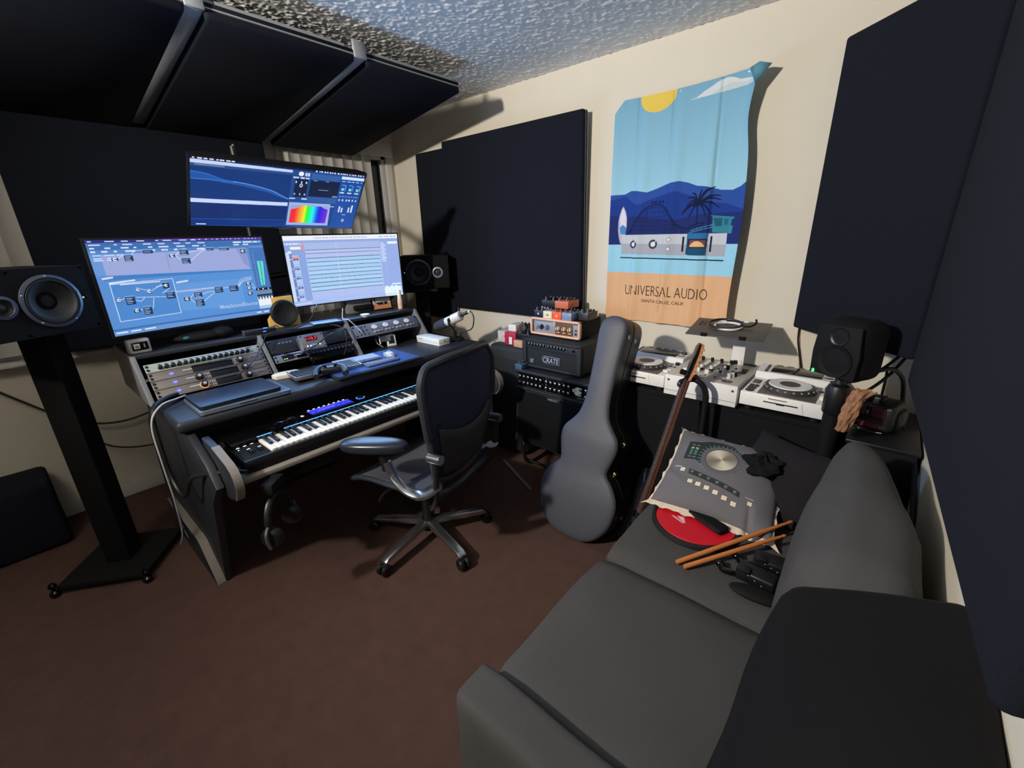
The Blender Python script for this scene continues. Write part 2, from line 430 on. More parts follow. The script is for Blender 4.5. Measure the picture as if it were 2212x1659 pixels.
# ------------------------------------------------------------------ acoustic panels
def panel(label, W, H, D, M, group='fabric acoustic panels', rim=False):
    """front face looks along local -y; centre at origin"""
    t = thing('acoustic_panel', label, 'acoustic panel', M=M, group=group)
    B().box((0, -D*.2, 0), (W, D*.6, H), .012, seg=3).out('fabric_face', M_fabric, t)
    B().box((0, D*.13, 0), (W-.001, D*.10, H-.001)).out('pale_core', M_fabback, t, smooth=0, label='pale edge line')
    B().box((0, D*.34, 0), (W-.003, D*.32, H-.003), .004).out('fabric_back', M_fabric, t)
    b = B()
    fw = .035
    for sx in (-1, 1): b.box((sx*(W/2-fw/2-.004), D/2+.006, 0), (fw, .012, H-.02))
    for sz in (-1, 1): b.box((0, D/2+.006, sz*(H/2-fw/2-.004)), (W-.08, .012, fw))
    b.out('back_frame', M_fabback, t)
    return t
panel('large square navy acoustic panel on the wall left of the poster', 1.22, 1.22, .055, T(-2.112, 2.442, 1.572) @ RX(1.5))
panel('narrow dark acoustic panel half hidden behind the large square panel', .36, 1.30, .05, T(-2.912, 2.468, 1.50))
panel('big dark panel on the window wall behind the screens', 1.22, 1.22, .06, T(XF+.14, .755, 1.585) @ RZ(90))
panel('tall dark panel set across the corner right of the poster', .60, 1.16, .10, T(-.072, 2.262, 1.64) @ RZ(-45))
panel('tall dark panel on the right wall nearest the camera', 1.22, 1.30, .05, T(.152, 1.14, 1.70) @ RZ(-87.3))
# ceiling cloud: three sloped panels with pale battens between
CA = math.degrees(math.atan2(.18, 1.2))
def cloud_M(y): return T(-2.70, y, 2.232) @ RZ(90) @ RX(90-CA)
for y, lab in ((1.72, 'sloped ceiling panel nearest the poster wall'), (1.055, 'middle sloped ceiling panel above the upper screen'), (.39, 'sloped ceiling panel at the left edge of the picture'), (-.275, 'sloped ceiling panel farthest left above the front speaker')):
    panel(lab, .60, 1.22, .055, cloud_M(y), 'ceiling cloud panels')
M_batten = mat('pale_batten', (150,152,156), .7, var=.08)
for y, lab in ((1.3875, 'pale grey batten in the right gap of the ceiling cloud'), (.7225, 'pale grey batten in the left gap of the ceiling cloud')):
    t = thing('ceiling_batten', lab, 'batten', M=cloud_M(y), group='cloud battens')
    B().box((0, .02, 0), (.058, .05, 1.21), .004).out('rail', M_batten, t)
    B().box((0, .03, .612), (.064, .075, .012), .004).out('end_cap', M_fabback, t)
# ------------------------------------------------------------------ studio desk (local x = room y, local y = away towards the window wall)
DX, DY, DZ = -2.03, 1.14, .84
def W(x, y, z): return (y-DY, DX-x, z)            # room point -> desk frame
desk = thing('studio_desk', 'charcoal studio desk with rack bays and pull-out keyboard tray', 'desk', (DX, DY, 0), 90)
B().box((.03, .41, DZ-.025), (1.72, .82, .05), .018, seg=4).out('desktop', M_desk, desk)
def desk_plate(name, y, th, pts, m, bev=.004, lab=None):
    # pts (room x, z) polygon standing at room y
    M = T(y-DY, 0, 0) @ Matrix(((0,0,1,0),(-1,0,0,0),(0,1,0,0),(0,0,0,1)))
    return B().prism([(x-DX, z) for x, z in pts], th, M, bev).out(name, m, desk, label=lab)
def edge_strip(name, y, th, pts, lab=None):  # paler strips on dark plates paint in the light on their edges
    b = B(); bm = b.bm
    P = [Vector((x, z, 0)) for x, z in pts]; rows = []
    for i, p in enumerate(P):
        t_ = (P[min(i+1, len(P)-1)]-P[max(i-1, 0)]).normalized(); nrm = Vector((t_.y, -t_.x, 0))
        if nrm.dot(p-Vector((-2.2,.4,0))) < 0: nrm = -nrm
        q = p+nrm*.0025; r = p-nrm*.001
        rows.append([bm.verts.new((yy-DY, DX-c.x, c.y)) for c in (q, r) for yy in (y-.0008, y+th+.0008)])
    for a, c in zip(rows, rows[1:]):
        for i, j in ((0,1),(1,3),(3,2),(2,0)): bm.faces.new((a[i], a[j], c[j], c[i]))
    bm.faces.new((rows[0][0], rows[0][1], rows[0][3], rows[0][2])); bm.faces.new((rows[-1][0], rows[-1][1], rows[-1][3], rows[-1][2]))
    return b.out(name, M_ply, desk, label=lab)
side = [(-2.05,.785),(-1.86,.70),(-1.80,.62),(-1.93,.50),(-2.11,.03),(-2.11,0),(-2.78,0),(-2.78,.785)]
desk_plate('side_panel', .335, .03, side, M_desk); desk_plate('side_panel', 1.86, .03, side, M_desk)
foot = [(-2.84,.17),(-2.28,.17),(-2.12,.03),(-2.11,0),(-2.84,0)]
desk_plate('foot_plate', .300, .033, foot, M_desk, .003); desk_plate('foot_plate', 1.892, .033, foot, M_desk, .003)
edge_strip('lit_plywood_edge', .300, .033, [(-2.84,.171),(-2.285,.171),(-2.265,.165),(-2.12,.03),(-2.11,.002)], 'plywood edge painted paler where light falls'); edge_strip('lit_plywood_edge', 1.892, .033, [(-2.84,.171),(-2.285,.171),(-2.265,.165),(-2.12,.03),(-2.11,.002)])
brk = [(-1.98,.775),(-1.84,.765),(-1.72,.735),(-1.675,.70),(-1.665,.66),(-1.70,.60),(-1.78,.57),(-1.98,.57)]
desk_plate('tray_bracket', .368, .027, brk, M_desk, .003); desk_plate('tray_bracket', 1.800, .035, brk, M_desk, .003)
be = [(-1.86,.768),(-1.72,.737),(-1.69,.722),(-1.672,.70),(-1.663,.66),(-1.675,.63),(-1.70,.599)]
edge_strip('lit_plywood_edge', .368, .027, be); edge_strip('lit_plywood_edge', 1.800, .035, be)
B().box(((1.102-DY), DX+2.04, .637), (1.385, .60, .02), .004).out('keyboard_tray', M_ply, desk)
B().box((0, .62, .60), (1.5, .02, .36), .003).out('modesty_panel', M_desk, desk)
# rack bays on the desktop
div = [(-2.335,DZ),(-2.485,1.045),(-2.88,1.045),(-2.88,DZ)]
M_divider = mat('rack_divider_grey', (112,112,112), .55, var=.08)
for y in (.292, .818, 1.312, 1.835): desk_plate('rack_divider', y, .020, div, M_divider, .003)
B().box((1.073-DY, .655, 1.038), (1.545, .39, .02), .004).out('rack_shelf', M_desk, desk)
B().box((1.073-DY, .845, .94), (1.545, .012, .19), .002).out('rack_back', M_desk, desk)
# ------------------------------------------------------------------ rack gear (front leans back)
SL = math.degrees(math.atan2(.123, .153))
def rackM(y, s): # s metres up the slope from the desk surface, at room y (left end)
    k = .153/math.hypot(.153, .123); kx = .123/math.hypot(.153, .123)
    return T(-2.345-.004-kx*s, y, .868+k*s) @ RZ(90) @ RX(-SL)
M_bronze = mat('rack_bronze_grey', (120,112,106), .42, .55, var=.08)
M_sage = mat('rack_sage_panel', (150,158,148), .5, .2, var=.06)
M_slate = mat('rack_slate_panel', (108,114,128), .5, .3, var=.08)
M_lcd = mat('dark_display', (9,10,14), .12, var=.1)
M_knobk = mat('knob_black', (16,16,17), .35, var=.1)
M_knobtop = mat('knob_cap_silver', (215,212,208), .3, .7, var=.05)
M_logo = mat('blue_logo_light', (90,100,190), .5, emit=(84,96,196), es=.8)
M_orange = mat('orange_ring_light', (240,150,80), .5, emit=(250,150,90), es=1.2)
M_green = mat('green_light', (140,220,120), .5, emit=(150,230,130), es=1.2)
M_whiteled = mat('white_light', (230,240,255), .5, emit=(225,235,255), es=1.6)
M_blueled = mat('blue_light', (60,110,255), .5, emit=(64,118,255), es=2.2)
M_redled = mat('red_digits', (255,40,60), .5, emit=(255,36,64), es=1.5)
U = .0445
def knob(b, x, z, r, h, y0=0.0, n=14): b.lathe([(r*1.15, 0), (r, h*.25), (r*.9, h), (r*.6, h*1.05), (0, h*1.05)], (x, y0, z), (0, -1, 0), n)
def rack_unit(label, y, s, units, m, name='rack_unit', w=.4826, depth=.15, cat='rack unit'):
    t = thing(name, label, cat, M=rackM(y, s), group='units in the desk racks')
    h = U*units-.002
    B().box((w/2, .004, h/2), (w, .006, h), .0012).out('front_panel', m, t)
    B().box((w/2, .007+depth/2, h/2), (w-.05, depth, h-.003)).out('chassis', M_black, t)
    rep('rack_screw', lambda b: b.lathe([(.006, 0), (.006, .004), (.003, .006), (0, .006)], (0,0,0), (0, -1, 0), 10), M_black, t, [(x, .001, z) for x in (.009, w-.009) for z in (.012, h-.012)])
    return t, h
# left bay, top to bottom
t, h = rack_unit('pale sage rack preamp with a long row of black knobs', .325, 3*U, 1, M_sage)
kp = None
for i in range(16):
    x = .055+i*.0243
    if kp is None:
        b = B(); knob(b, 0, 0, .0085, .016); kp = b.out('knob', M_knobk, t); kp.location = (x, .001, .016)
    else: c = kp.copy(); COL.objects.link(c); c.parent = t; c.location = (x, .001, .016)
b = B()
for i in range(16): b.box((.055+i*.0243, .0006, .034), (.012, .0006, .0022))
b.box((.43, .0006, .036), (.028, .0006, .003)); b.out('legend', M_black, t, smooth=0, kind='stuff')
def diamond(t, x, z):
    B().prism([(-.013,0),(0,.0095),(.013,0),(0,-.0095)], .0015, T(x, .001, z) @ RX(90)).out('logo', M_logo, t, smooth=0, label='blue glowing diamond emblem')
    b = B()
    for dx, dz in ((-.004,0),(.004,.0015),(0,-.003)): b.box((x+dx, -.0008, z+dz), (.002, .0006, .005))
    b.out('logo_mark', M_white, t, smooth=0, kind='stuff')
def uarack(label, s, kx, ring=None, disp=(.24,.36), rknob=.385):
    t, h = rack_unit(label, .325, s, 1, M_bronze)
    B().box(((disp[0]+disp[1])/2, .0005, h/2), (disp[1]-disp[0], .002, h-.008), .0006).out('display', M_lcd, t)
    diamond(t, .085, h/2)
    b = B(); b.box((.150, .0006, h*.62), (.045, .0006, .003)); b.out('legend', M_white, t, smooth=0)
    for x in (kx, rknob):
        if x is None: continue
        rep('knob', lambda b: knob(b, 0, 0, .015, .018, 0, 20), M_knobk, t, [(x, .0005, h/2)], [('knob_cap', lambda b: b.lathe([(.0075, 0), (.0075, .002), (0, .002)], (0, -.0185, 0), (0, -1, 0), 14), M_knobtop)])
    if ring: b = B(); b.ring((ring, -.001, h/2), .0165, .0016, (0,-1,0), 28, 6); b.out('knob_light_ring', M_orange, t, label='orange glowing ring')
    rep('button', lambda b: b.lathe([(.0028, 0), (.0028, .003), (0, .0035)], (0,0,0), (0,-1,0), 8), M_knobtop, t, [(disp[1]+.012+.009*j if kx is None else kx+.024+.010*i, .001, h*(.3+.36*j) if kx else h*(.25+.25*i)) for i in range(3) for j in range(2)])
    rep('jack', lambda b: b.lathe([(.0045, 0), (.004, .006), (0, .0065)], (0,0,0), (0,-1,0), 10), M_steel, t, [(.42+.014*i, .001, h*.62) for i in range(3)])
    return t
uarack('bronze-grey rack interface with a wide black display, second in the left rack', 2*U, None, disp=(.165,.335), rknob=.368)
uarack('bronze-grey rack interface with twin knobs, third in the left rack', U, .178, disp=(.225,.345), rknob=.375)
uarack('bronze-grey rack interface with an orange ring, lowest in the left rack', 0, .185, ring=.185, disp=(.235,.345), rknob=.378)
# right bay
t, h = rack_unit('slate four-meter rack preamp in the right bay', 1.337, 2.1*U, 2, M_slate)
M_meter = mat('meter_face', (214,206,196), .4, emit=(190,180,172), es=.25)
for i in range(4):
    x = .150+i*.083
    b = B()
    for dx in (-.02, .0, .02): b.box((x+dx, .0004, h*.42), (.010, .001, .004))
    b.out('toggle', M_black, t, smooth=0, kind='stuff')
XM = [.150+i*.083 for i in range(4)]
rep('meter', lambda b: b.prism([(.021*math.cos(a), .019*math.sin(a)-.004) for a in np.linspace(rad(-8), rad(188), 14)]+[(-.008,-.014),(.008,-.014)], .0015, RX(90)), M_meter, t, [(x, .001, h*.68) for x in XM], [('needle', lambda b: b.box((.004,-.0018,.003), (.0012, .0006, .016)), M_black)], smooth=0)
rep('knob', lambda b: knob(b, 0, 0, .0075, .012), M_knobtop, t, [(x+dx, 0, h*.25) for x in XM for dx in (-.012,.012)])
rep('small_knob', lambda b: knob(b, 0, 0, .0045, .012), M_knobtop, t, [(x+.036, 0, h*.25) for x in XM])
rep('jack', lambda b: b.lathe([(.005, 0), (.004, .003), (0, .003)], (0,0,0), (0,-1,0), 10), M_black, t, [(.04+.025*i, .001, h*z) for i in range(3) for z in (.2,.5,.8)])
# middle bay
t, h = rack_unit('black rack unit at the top of the middle bay', .845, 2.2*U, 2, M_black, w=.455)
b = B()
for i in range(4): b.box((.06+.02*i, .0004, h*.7), (.012, .001, .006))
b.out('button', M_grey, t, smooth=0, kind='stuff')
t, h = rack_unit('silver display unit with green and white readouts in the middle bay', .845, 1.0*U, 1.1, M_steel, w=.19)
B().box((.105, .0004, h*.5), (.13, .002, h*.62), .0006).out('display', M_lcd, t)
b = B(); b.box((.13, -.0008, h*.62), (.028, .0006, .005)); b.box((.108, -.0008, h*.62), (.003, .0006, .005)); b.out('readout', M_whiteled, t, smooth=0, kind='stuff')
rep('level_light', lambda b: b.ell((0,0,0), (.004, .001, .0028), 8), M_green, t, [(x, -.0008, h*.34) for x in (.05,.062)])
t, h = rack_unit('black rack mixer with a row of small knobs in the middle bay', 1.02, .4*U, 1.6, M_blackm, w=.27)
rep('knob', lambda b: knob(b, 0, 0, .0068, .012), M_knobk, t, [(.025+i*.022, 0, h*.55) for i in range(11)], [('knob_rim', lambda b: b.lathe([(.0055, 0), (.0055, .001), (.0035, .0012), (.0035, 0)], (0,-.0125,0), (0,-1,0), 12), M_steel)])
# silver power unit with red digits leaning in front of the middle bay
pm = thing('power_meter', 'silver box with glowing red digits leaning on the middle rack', 'power supply', M=T(-2.318, .972, .955) @ RZ(88) @ RX(-30))
B().box((.066, .024, .045), (.132, .045, .09), .003).out('case', M_steel, pm)
rep('screw', lambda b: b.lathe([(.0045, 0), (.004, .002), (0, .0022)], (0,0,0), (0,-1,0), 10), M_dkmetal, pm, [(x, .0015, z) for x in (.01,.122) for z in (.01,.08)])
B().box((.062, .001, .062), (.064, .003, .026), .001).out('display', M_lcd, pm)
lettering('digits', '1:10.7', T(.034, -.0006, .053) @ RX(90), .056, .018, M_redled, pm, bold=.01)
rep('push_button', lambda b: b.ell((0,0,0), (.0042, .002, .0042), 10), M_whiteled, pm, [(x, .001, .022) for x in (.03,.047,.078,.098)])
b = B(); b.ring((.063, .001, .022), .0055, .0014, (0,-1,0), 16, 6); b.out('lit_button', M_blueled, pm)
# ------------------------------------------------------------------ monitors
def monitor(label, M, w, h, ras, sag, nx, ny, bez=.008, es=1.0):
    t = thing('monitor', label, 'monitor', M=M, group='computer monitors')
    def f(x): return sag*(1-(2*x/w)**2)
    b = B()
    def shell(u, v): return (0, 0, 0)
    # housing: curved slab with a bezel
    n = 16
    W2, H2 = w+2*bez, h+2*bez
    xs = [(-.5+i/n)*W2 for i in range(n+1)]
    bm = b.bm
    fr = [[bm.verts.new((x, f(x)+.001, z)) for z in (-H2/2, H2/2)] for x in xs]
    bk = [[bm.verts.new((x, f(x)+(.018 if abs(x) > w*.46 else .034), z)) for z in (-H2/2, H2/2)] for x in xs]
    for i in range(n):
        bm.faces.new((fr[i][0], fr[i+1][0], fr[i+1][1], fr[i][1])); bm.faces.new((bk[i][0], bk[i][1], bk[i+1][1], bk[i+1][0]))
        for j in (0, 1): bm.faces.new((fr[i][j], bk[i][j], bk[i+1][j], fr[i+1][j]))
    for r in (0, n): bm.faces.new((fr[r][0], fr[r][1], bk[r][1], bk[r][0]))
    b.out('housing', M_black, t)
    # raised bezel lip
    b = B()
    b.box((0, f(0)-.0, -H2/2+.002), (.10, .004, .006), .001)
    b.out('bezel_badge', M_black, t)
    ras.mesh('screen', lambda U, V: ((U-.5)*w, f((U-.5)*w)-.0005, (.5-V)*h), nx, ny, vmat('screen_picture', .25, True, es), t, 'lit screen picture')
    b = B()
    b.box((0, .055+sag, 0), (.12, .05, .12), .008); b.out('arm_mount', M_blackm, t)
    return t
# left screen: node editor
R1 = Ras(1400, 790, (92,142,208))
R1.rect(0, 0, 1, .03, (40,44,120)); R1.rect(.35, 0, 1, .022, (96,62,170))
R1.rect(0, .03, 1, .1, (62,110,176)); R1.rect(0, .1, .9, .135, (82,130,196))
for v, sd, hv in ((.016, 1, .009), (.05, 2, .012), (.083, 3, .013), (.118, 4, .016)): R1.dashes(.012, .62, v, hv, (214,228,250), sd, .012, .055, .045)
R1.dashes(.55, .99, .012, .010, (220,220,245), 5, .008, .014, .02)
R1.poly([(.035,.36),(.05,.15),(.876,.125),(.882,.398)], (156,168,218)); R1.rect(.0, .15, .05, .36, (104,152,216))
R1.line([(.384,.107),(.380,.353)], 5, (128,142,200)); R1.poly([(.81,.13),(.876,.13),(.882,.39),(.844,.32)], (140,150,206))
R1.dashes(.015, .16, .155, .012, (200,220,250), 7, .03, .06, .02); R1.dashes(.015, .13, .185, .012, (200,220,250), 8, .03, .06, .02); R1.dashes(.015, .10, .205, .012, (200,220,250), 9, .03, .06, .02)
R1.poly([(.03,.365),(.892,.398),(.889,.455),(.03,.41)], (64,124,196)); R1.rect(.03, .41, .89, .90, (86,144,214))
R1.poly([(.052,.453),(.38,.44),(.378,.839),(.048,.85)], (78,136,206)); R1.poly([(.384,.509),(.795,.507),(.797,.854),(.389,.823)], (98,154,220))
for p in ([(.024,.378),(.079,.371),(.078,.391),(.024,.401)], [(.395,.48),(.466,.468),(.465,.489),(.395,.502)]): R1.poly(p, (206,216,236))
R1.poly([(.05,.432),(.181,.418),(.182,.433),(.049,.449)], (226,232,244)); R1.rect(.10, .455, .31, .468, (206,216,236))
R1.line([(.052,.453),(.38,.44),(.378,.839),(.048,.85),(.052,.453)], 5, (225,232,245))
LN = [(.098,.174,.13,.214),(.161,.152,.204,.223),(.262,.106,.316,.15),(.396,.16,.43,.202),(.461,.113,.511,.183),(.46,.211,.51,.284),(.621,.106,.664,.143),(.703,.108,.764,.145),(.837,.13,.869,.192),(.173,.502,.191,.554),(.227,.531,.247,.58),(.066,.59,.082,.646),(.105,.586,.152,.682),(.129,.726,.162,.775),(.179,.717,.224,.812),(.316,.469,.353,.545),(.323,.579,.371,.665),(.415,.656,.45,.713),(.481,.614,.528,.683),(.479,.701,.529,.793),(.615,.574,.665,.655),(.71,.573,.768,.656),(.828,.548,.861,.596),(.829,.606,.858,.659),(.826,.673,.857,.729)]
for i, (a, b_, c, d) in enumerate(LN):
    R1.rect(a, b_, c, d, (22,50,92))
    R1.rect(a, b_, c, b_+.012, (120,170,225))
    if c-a > .04:
        k = 0; v = b_+.024
        while v < d-.008: R1.rect(a+.004, v, a+.004+(c-a)*(.55 if k % 2 else .7), v+.006, (190,212,240)); v += .018; k += 1
    else: R1.ell((a+c)/2, (b_+d)/2+.004, .011, .017, (232,236,244), .35, 20, 330)
LW = [[(.085,.621),(.102,.608)],[(.158,.639),(.179,.657),(.204,.621)],[(.162,.61),(.315,.636)],[(.232,.75),(.24,.70),(.251,.635)],[(.164,.754),(.176,.743)],[(.379,.601),(.613,.593)],[(.381,.588),(.614,.584)],[(.453,.685),(.477,.642)],[(.452,.694),(.474,.748)],[(.532,.655),(.566,.633),(.608,.632)],[(.534,.734),(.569,.693),(.604,.651)],[(.671,.605),(.707,.598)],[(.774,.596),(.81,.53),(.874,.51)],[(.77,.584),(.806,.509),(.876,.494)],[(.774,.602),(.813,.545),(.872,.526)],[(.134,.185),(.159,.163)],[(.201,.159),(.222,.12),(.261,.118)],[(.433,.181),(.457,.148)],[(.432,.19),(.456,.237)],[(.515,.153),(.619,.124)],[(.514,.253),(.584,.158),(.618,.133)],[(.195,.524),(.225,.543)],[(.25,.554),(.312,.495)],[(.28,.516),(.332,.508)],[(.304,.593),(.354,.54)],[(.864,.571),(.884,.639)],[(.861,.634),(.888,.65)]]
for i, p in enumerate(LW): R1.line([(q.x, q.y) for q in smoothpts([(x, y, 0) for x, y in p], 6)], 4, (236,206,226) if i in (5,6,13) else (228,236,248))
R1.rect(.895, .13, 1, .65, (70,116,186)); R1.dashes(.80, .985, .055, .016, (225,235,250), 12, .03, .08, .01); R1.dashes(.80, .90, .085, .014, (225,235,250), 13, .03, .06, .02)
for k in range(18): R1.rect(.912, .17+k*.026, .920, .174+k*.026, (190,205,230))
R1.poly([(.935,.30),(.978,.301),(.961,.615),(.931,.618)], (96,226,206)); R1.line([(.957,.30),(.946,.617)], 7, (52,120,150))
R1.rect(.888, .65, 1, .68, (14,22,44)); R1.dashes(.9, .99, .665, .014, (230,235,245), 14, .008, .014, .02); R1.rect(.888, .68, 1, .775, (110,140,176)); R1.rect(.888, .735, 1, .755, (20,28,50))
R1.rect(.888, .775, 1, .885, (232,240,250)); R1.rect(.888, .885, 1, .955, (176,200,232))
for k in range(5): R1.rect(.893+.021*k, .757, .901+.021*k, .80, (40,56,86))
R1.text('MetaSoundSource', .62, .862, .258, .05, (176,196,226), .02)
R1.rect(0, .925, 1, .945, (58,112,180)); R1.rect(0, .945, 1, 1, (104,150,212)); R1.dashes(.01, .22, .968, .014, (225,235,250), 15, .03, .06, .03); R1.dashes(.86, .98, .968, .014, (225,235,250), 16, .03, .04, .02)
# right screen: multitrack editor
R2 = Ras(1200, 676, (176,196,240))
R2.rect(0, 0, 1, .065, (238,243,252)); R2.dashes(.25, .72, .035, .018, (160,170,200), 1, .006, .012, .008); R2.dashes(.83, .99, .035, .014, (150,165,200), 2, .01, .03, .01); R2.rect(0, .065, 1, .10, (148,172,226))
R2.dashes(.02, .13, .11, .02, (228,236,250), 3, .01, .03, .01)
R2.rect(.0, .13, .16, 1, (140,166,224)); R2.rect(.045, .15, .13, .19, (240,240,230)); R2.rect(.02, .21, .05, .24, (230,235,250)); R2.rect(.14, .10, .155, .20, (232,150,150))
R2.rect(.0, .23, .028, .94, (206,220,246)); R2.rect(.028, .25, .05, .94, (108,136,196))
for k in range(5):
    v = .27+k*.135
    R2.rect(.05, v, .102, v+.128, (182,202,242)); R2.rect(.053, v+.02, .098, v+.05, (240,142,116) if k == 0 else (150,176,226)); R2.dashes(.055, .097, v+.06, .02, (60,80,130), 20+k, .01, .02, .004); R2.rect(.03, v+.05, .048, v+.058, (226,235,250))
R2.rect(.16, .10, .824, .20, (172,188,232)); R2.line([(.163,.205),(.823,.205)], 5, (90,104,160)); R2.rect(.16, .21, .824, .25, (184,198,240)); R2.line([(.158,.252),(.82,.252)], 5, (96,112,168))
R2.rect(.16, .26, .82, .32, (180,196,240))
n = 8
for k in range(n):
    v0 = .32+k*.0605
    R2.rect(.165, v0, .815, v0+.0605, (176,212,246) if k % 2 else (168,204,244)); R2.line([(.165,v0),(.815,v0)], 4.5, (40,62,104))
    rr = random.Random(k)
    for j in range(24): u = .17+rr.random()*.63; R2.rect(u, v0-.004*rr.random()-.004, u+.003, v0+.006, (60,86,136))
R2.line([(.165,.804),(.815,.804)], 4.5, (40,62,104)); R2.rect(.16, .81, .82, .93, (176,194,240))
R2.line([(.43,.11),(.424,.93)], 2.5, (220,230,250))
R2.rect(.826, .10, 1, .84, (152,176,232)); R2.rect(.90, .115, .99, .15, (240,246,254)); R2.line([(.865,.16),(.868,.83)], 3, (176,196,240))
for k in range(14): R2.rect(.833, .13+k*.022, .833+.03+.02*((k*7) % 3)/2, .139+k*.022, (230,240,252))
R2.rect(.90, .79, .99, .81, (236,244,252)); R2.rect(.826, .845, .985, .955, (226,248,252)); R2.rect(.0, .93, .826, 1, (168,190,240)); R2.rect(0, .965, .15, .975, (224,232,250)); R2.rect(.3, .955, .7, .965, (186,206,246))
R2.rect(.83, .96, 1, 1, (216,230,252)); R2.dashes(.84, .96, .835, .02, (236,244,252), 33, .015, .03, .02)
# upper ultrawide screen: spectrum analysers
R3 = Ras(1400, 600, (26,72,150))
R3.rect(0, 0, 1, .03, (14,24,60)); R3.dashes(.01, .22, .012, .016, (220,230,250), 1, .008, .025, .01); R3.dashes(.66, .99, .022, .022, (225,232,250), 2, .006, .012, .008)
R3.poly([(0,.028),(.522,.04),(.522,.085),(0,.076)], (196,214,248)); R3.rect(.0, .08, .522, .115, (40,76,132)); R3.rect(.02, .083, .16, .105, (108,130,170)); R3.dashes(.02, .5, .135, .012, (120,160,220), 3, .01, .03, .1)
R3.rect(0, .12, .522, .57, (16,52,118))
cv = [(.0,.192),(.075,.215),(.163,.285),(.246,.304),(.323,.335),(.414,.389),(.472,.454),(.521,.509)]
cs = [(q.x, q.y) for q in smoothpts([(x, y, 0) for x, y in cv], 8)]
R3.poly(cs+[(.521,.52),(.47,.49),(.41,.43),(.32,.38),(.24,.345),(.16,.325),(.08,.30),(0,.30)], (30,84,164)); R3.line(cs, 14, (44,104,186), .7); R3.line(cs[20:], 4, (118,176,236)); R3.line([(.002,.292),(.115,.288),(.163,.30),(.246,.304)], 3, (88,146,216))
R3.poly([(0,.575),(.52,.567),(.52,.625),(0,.634)], (200,216,250)); R3.rect(0, .636, .522, .985, (12,40,104)); R3.line([(0,.889),(.513,.876)], 4, (46,104,206)); R3.rect(0, .90, .522, .985, (14,50,126)); R3.rect(.025, .965, .075, .978, (226,235,250)); R3.dashes(.15, .45, .80, .005, (40,90,180), 5, .01, .02, .05)
R3.rect(.522, .04, .64, .52, (30,74,140)); R3.rect(.545, .16, .625, .46, (16,28,60)); R3.rect(.53, .135, .565, .16, (190,205,235)); R3.rect(.575, .135, .60, .16, (214,224,245)); R3.rect(.605, .135, .63, .16, (190,205,235)); R3.ell(.575, .085, .016, .035, (236,240,248)); R3.rect(.60, .06, .612, .115, (206,218,240)); R3.rect(.616, .06, .628, .115, (206,218,240)); R3.ell(.585, .27, .010, .03, (210,222,240), .5); 
for x in (.552, .585, .615): R3.rect(x-.004, .20, x+.004, .235, (200,214,236)); R3.rect(x-.004, .40, x+.004, .43, (170,190,220))
R3.rect(.525, .48, .56, .50, (200,214,240)); R3.rect(.60, .475, .635, .505, (170,196,236))
R3.rect(.64, .06, .83, .155, (52,96,164)); R3.rect(.64, .165, .835, .44, (14,26,58)); R3.rect(.70, .315, .765, .325, (130,160,210)); R3.rect(.64, .445, .835, .54, (46,90,160)); R3.rect(.80, .41, .835, .43, (140,170,220)); R3.dashes(.655, .83, .175, .010, (130,160,210), 9, .02, .04, .06)
R3.poly([(.529,.555),(.80,.555),(.812,.96),(.53,.96)], (164,180,222)); R3.rect(.54, .60, .795, .925, (150,168,214))
hs = [(.545,.678),(.575,.66),(.605,.614),(.64,.60),(.67,.622),(.704,.606),(.74,.61),(.76,.64),(.781,.656)]
xs = np.linspace(.545, .79, 90); ys = np.interp(xs, [p[0] for p in hs], [p[1] for p in hs])
import colorsys
hues = np.interp(xs, [.545,.57,.60,.63,.66,.69,.72,.745,.79], [0,.0,.09,.145,.38,.5,.62,.69,.75])
for i in range(89): R3.rect(xs[i], ys[i], xs[i+1]+.001, .915, tuple(255*c for c in colorsys.hsv_to_rgb(hues[i], .86, .96 if hues[i] < .6 else .86)))
R3.rect(.815, .54, .83, .97, (22,60,132)); R3.dashes(.8, .83, .60, .02, (200,214,240), 11, .006, .012, .006)
R3.rect(.838, .058, 1, .106, (214,228,250)); R3.rect(.838, .11, 1, .99, (20,72,158)); R3.dashes(.845, .99, .14, .018, (150,190,235), 12, .02, .03, .01)
for x in (.862, .915, .967):
    R3.rect(x-.009, .255, x+.009, .30, (126,226,206)); R3.rect(x-.016, .325, x+.016, .35, (200,226,226)); R3.rect(x-.012, .20, x+.012, .208, (180,205,240)); R3.rect(x+.014, .20, x+.02, .30, (120,160,220))
R3.dashes(.85, .99, .405, .010, (190,210,240), 16, .008, .015, .01); R3.dashes(.85, .98, .47, .035, (190,210,240), 14, .008, .014, .012)
for x, v in ((.864,.585),(.884,.61),(.934,.60),(.956,.555)): R3.rect(x, v, x+.012, .695, (206,218,240))
R3.rect(.90, .735, .925, .745, (200,215,240)); R3.ell(.915, .85, .010, .028, (170,210,236), .4)
monitor('large screen on the left showing a node graph editor', T(-2.565, .627, 1.337) @ RZ(96.1), .71, .40, R1, .015, 560, 316)
monitor('large screen on the right showing a pale multitrack session', T(-2.618, 1.468, 1.342) @ RZ(81.7), .71, .40, R2, .028, 480, 270)
monitor('upper ultrawide screen showing spectrum analysers and a rainbow histogram', T(-2.458, 1.08, 1.723) @ RZ(87.7) @ RX(40.1) @ RY(1.4), .82, .35, R3, .0, 560, 240)
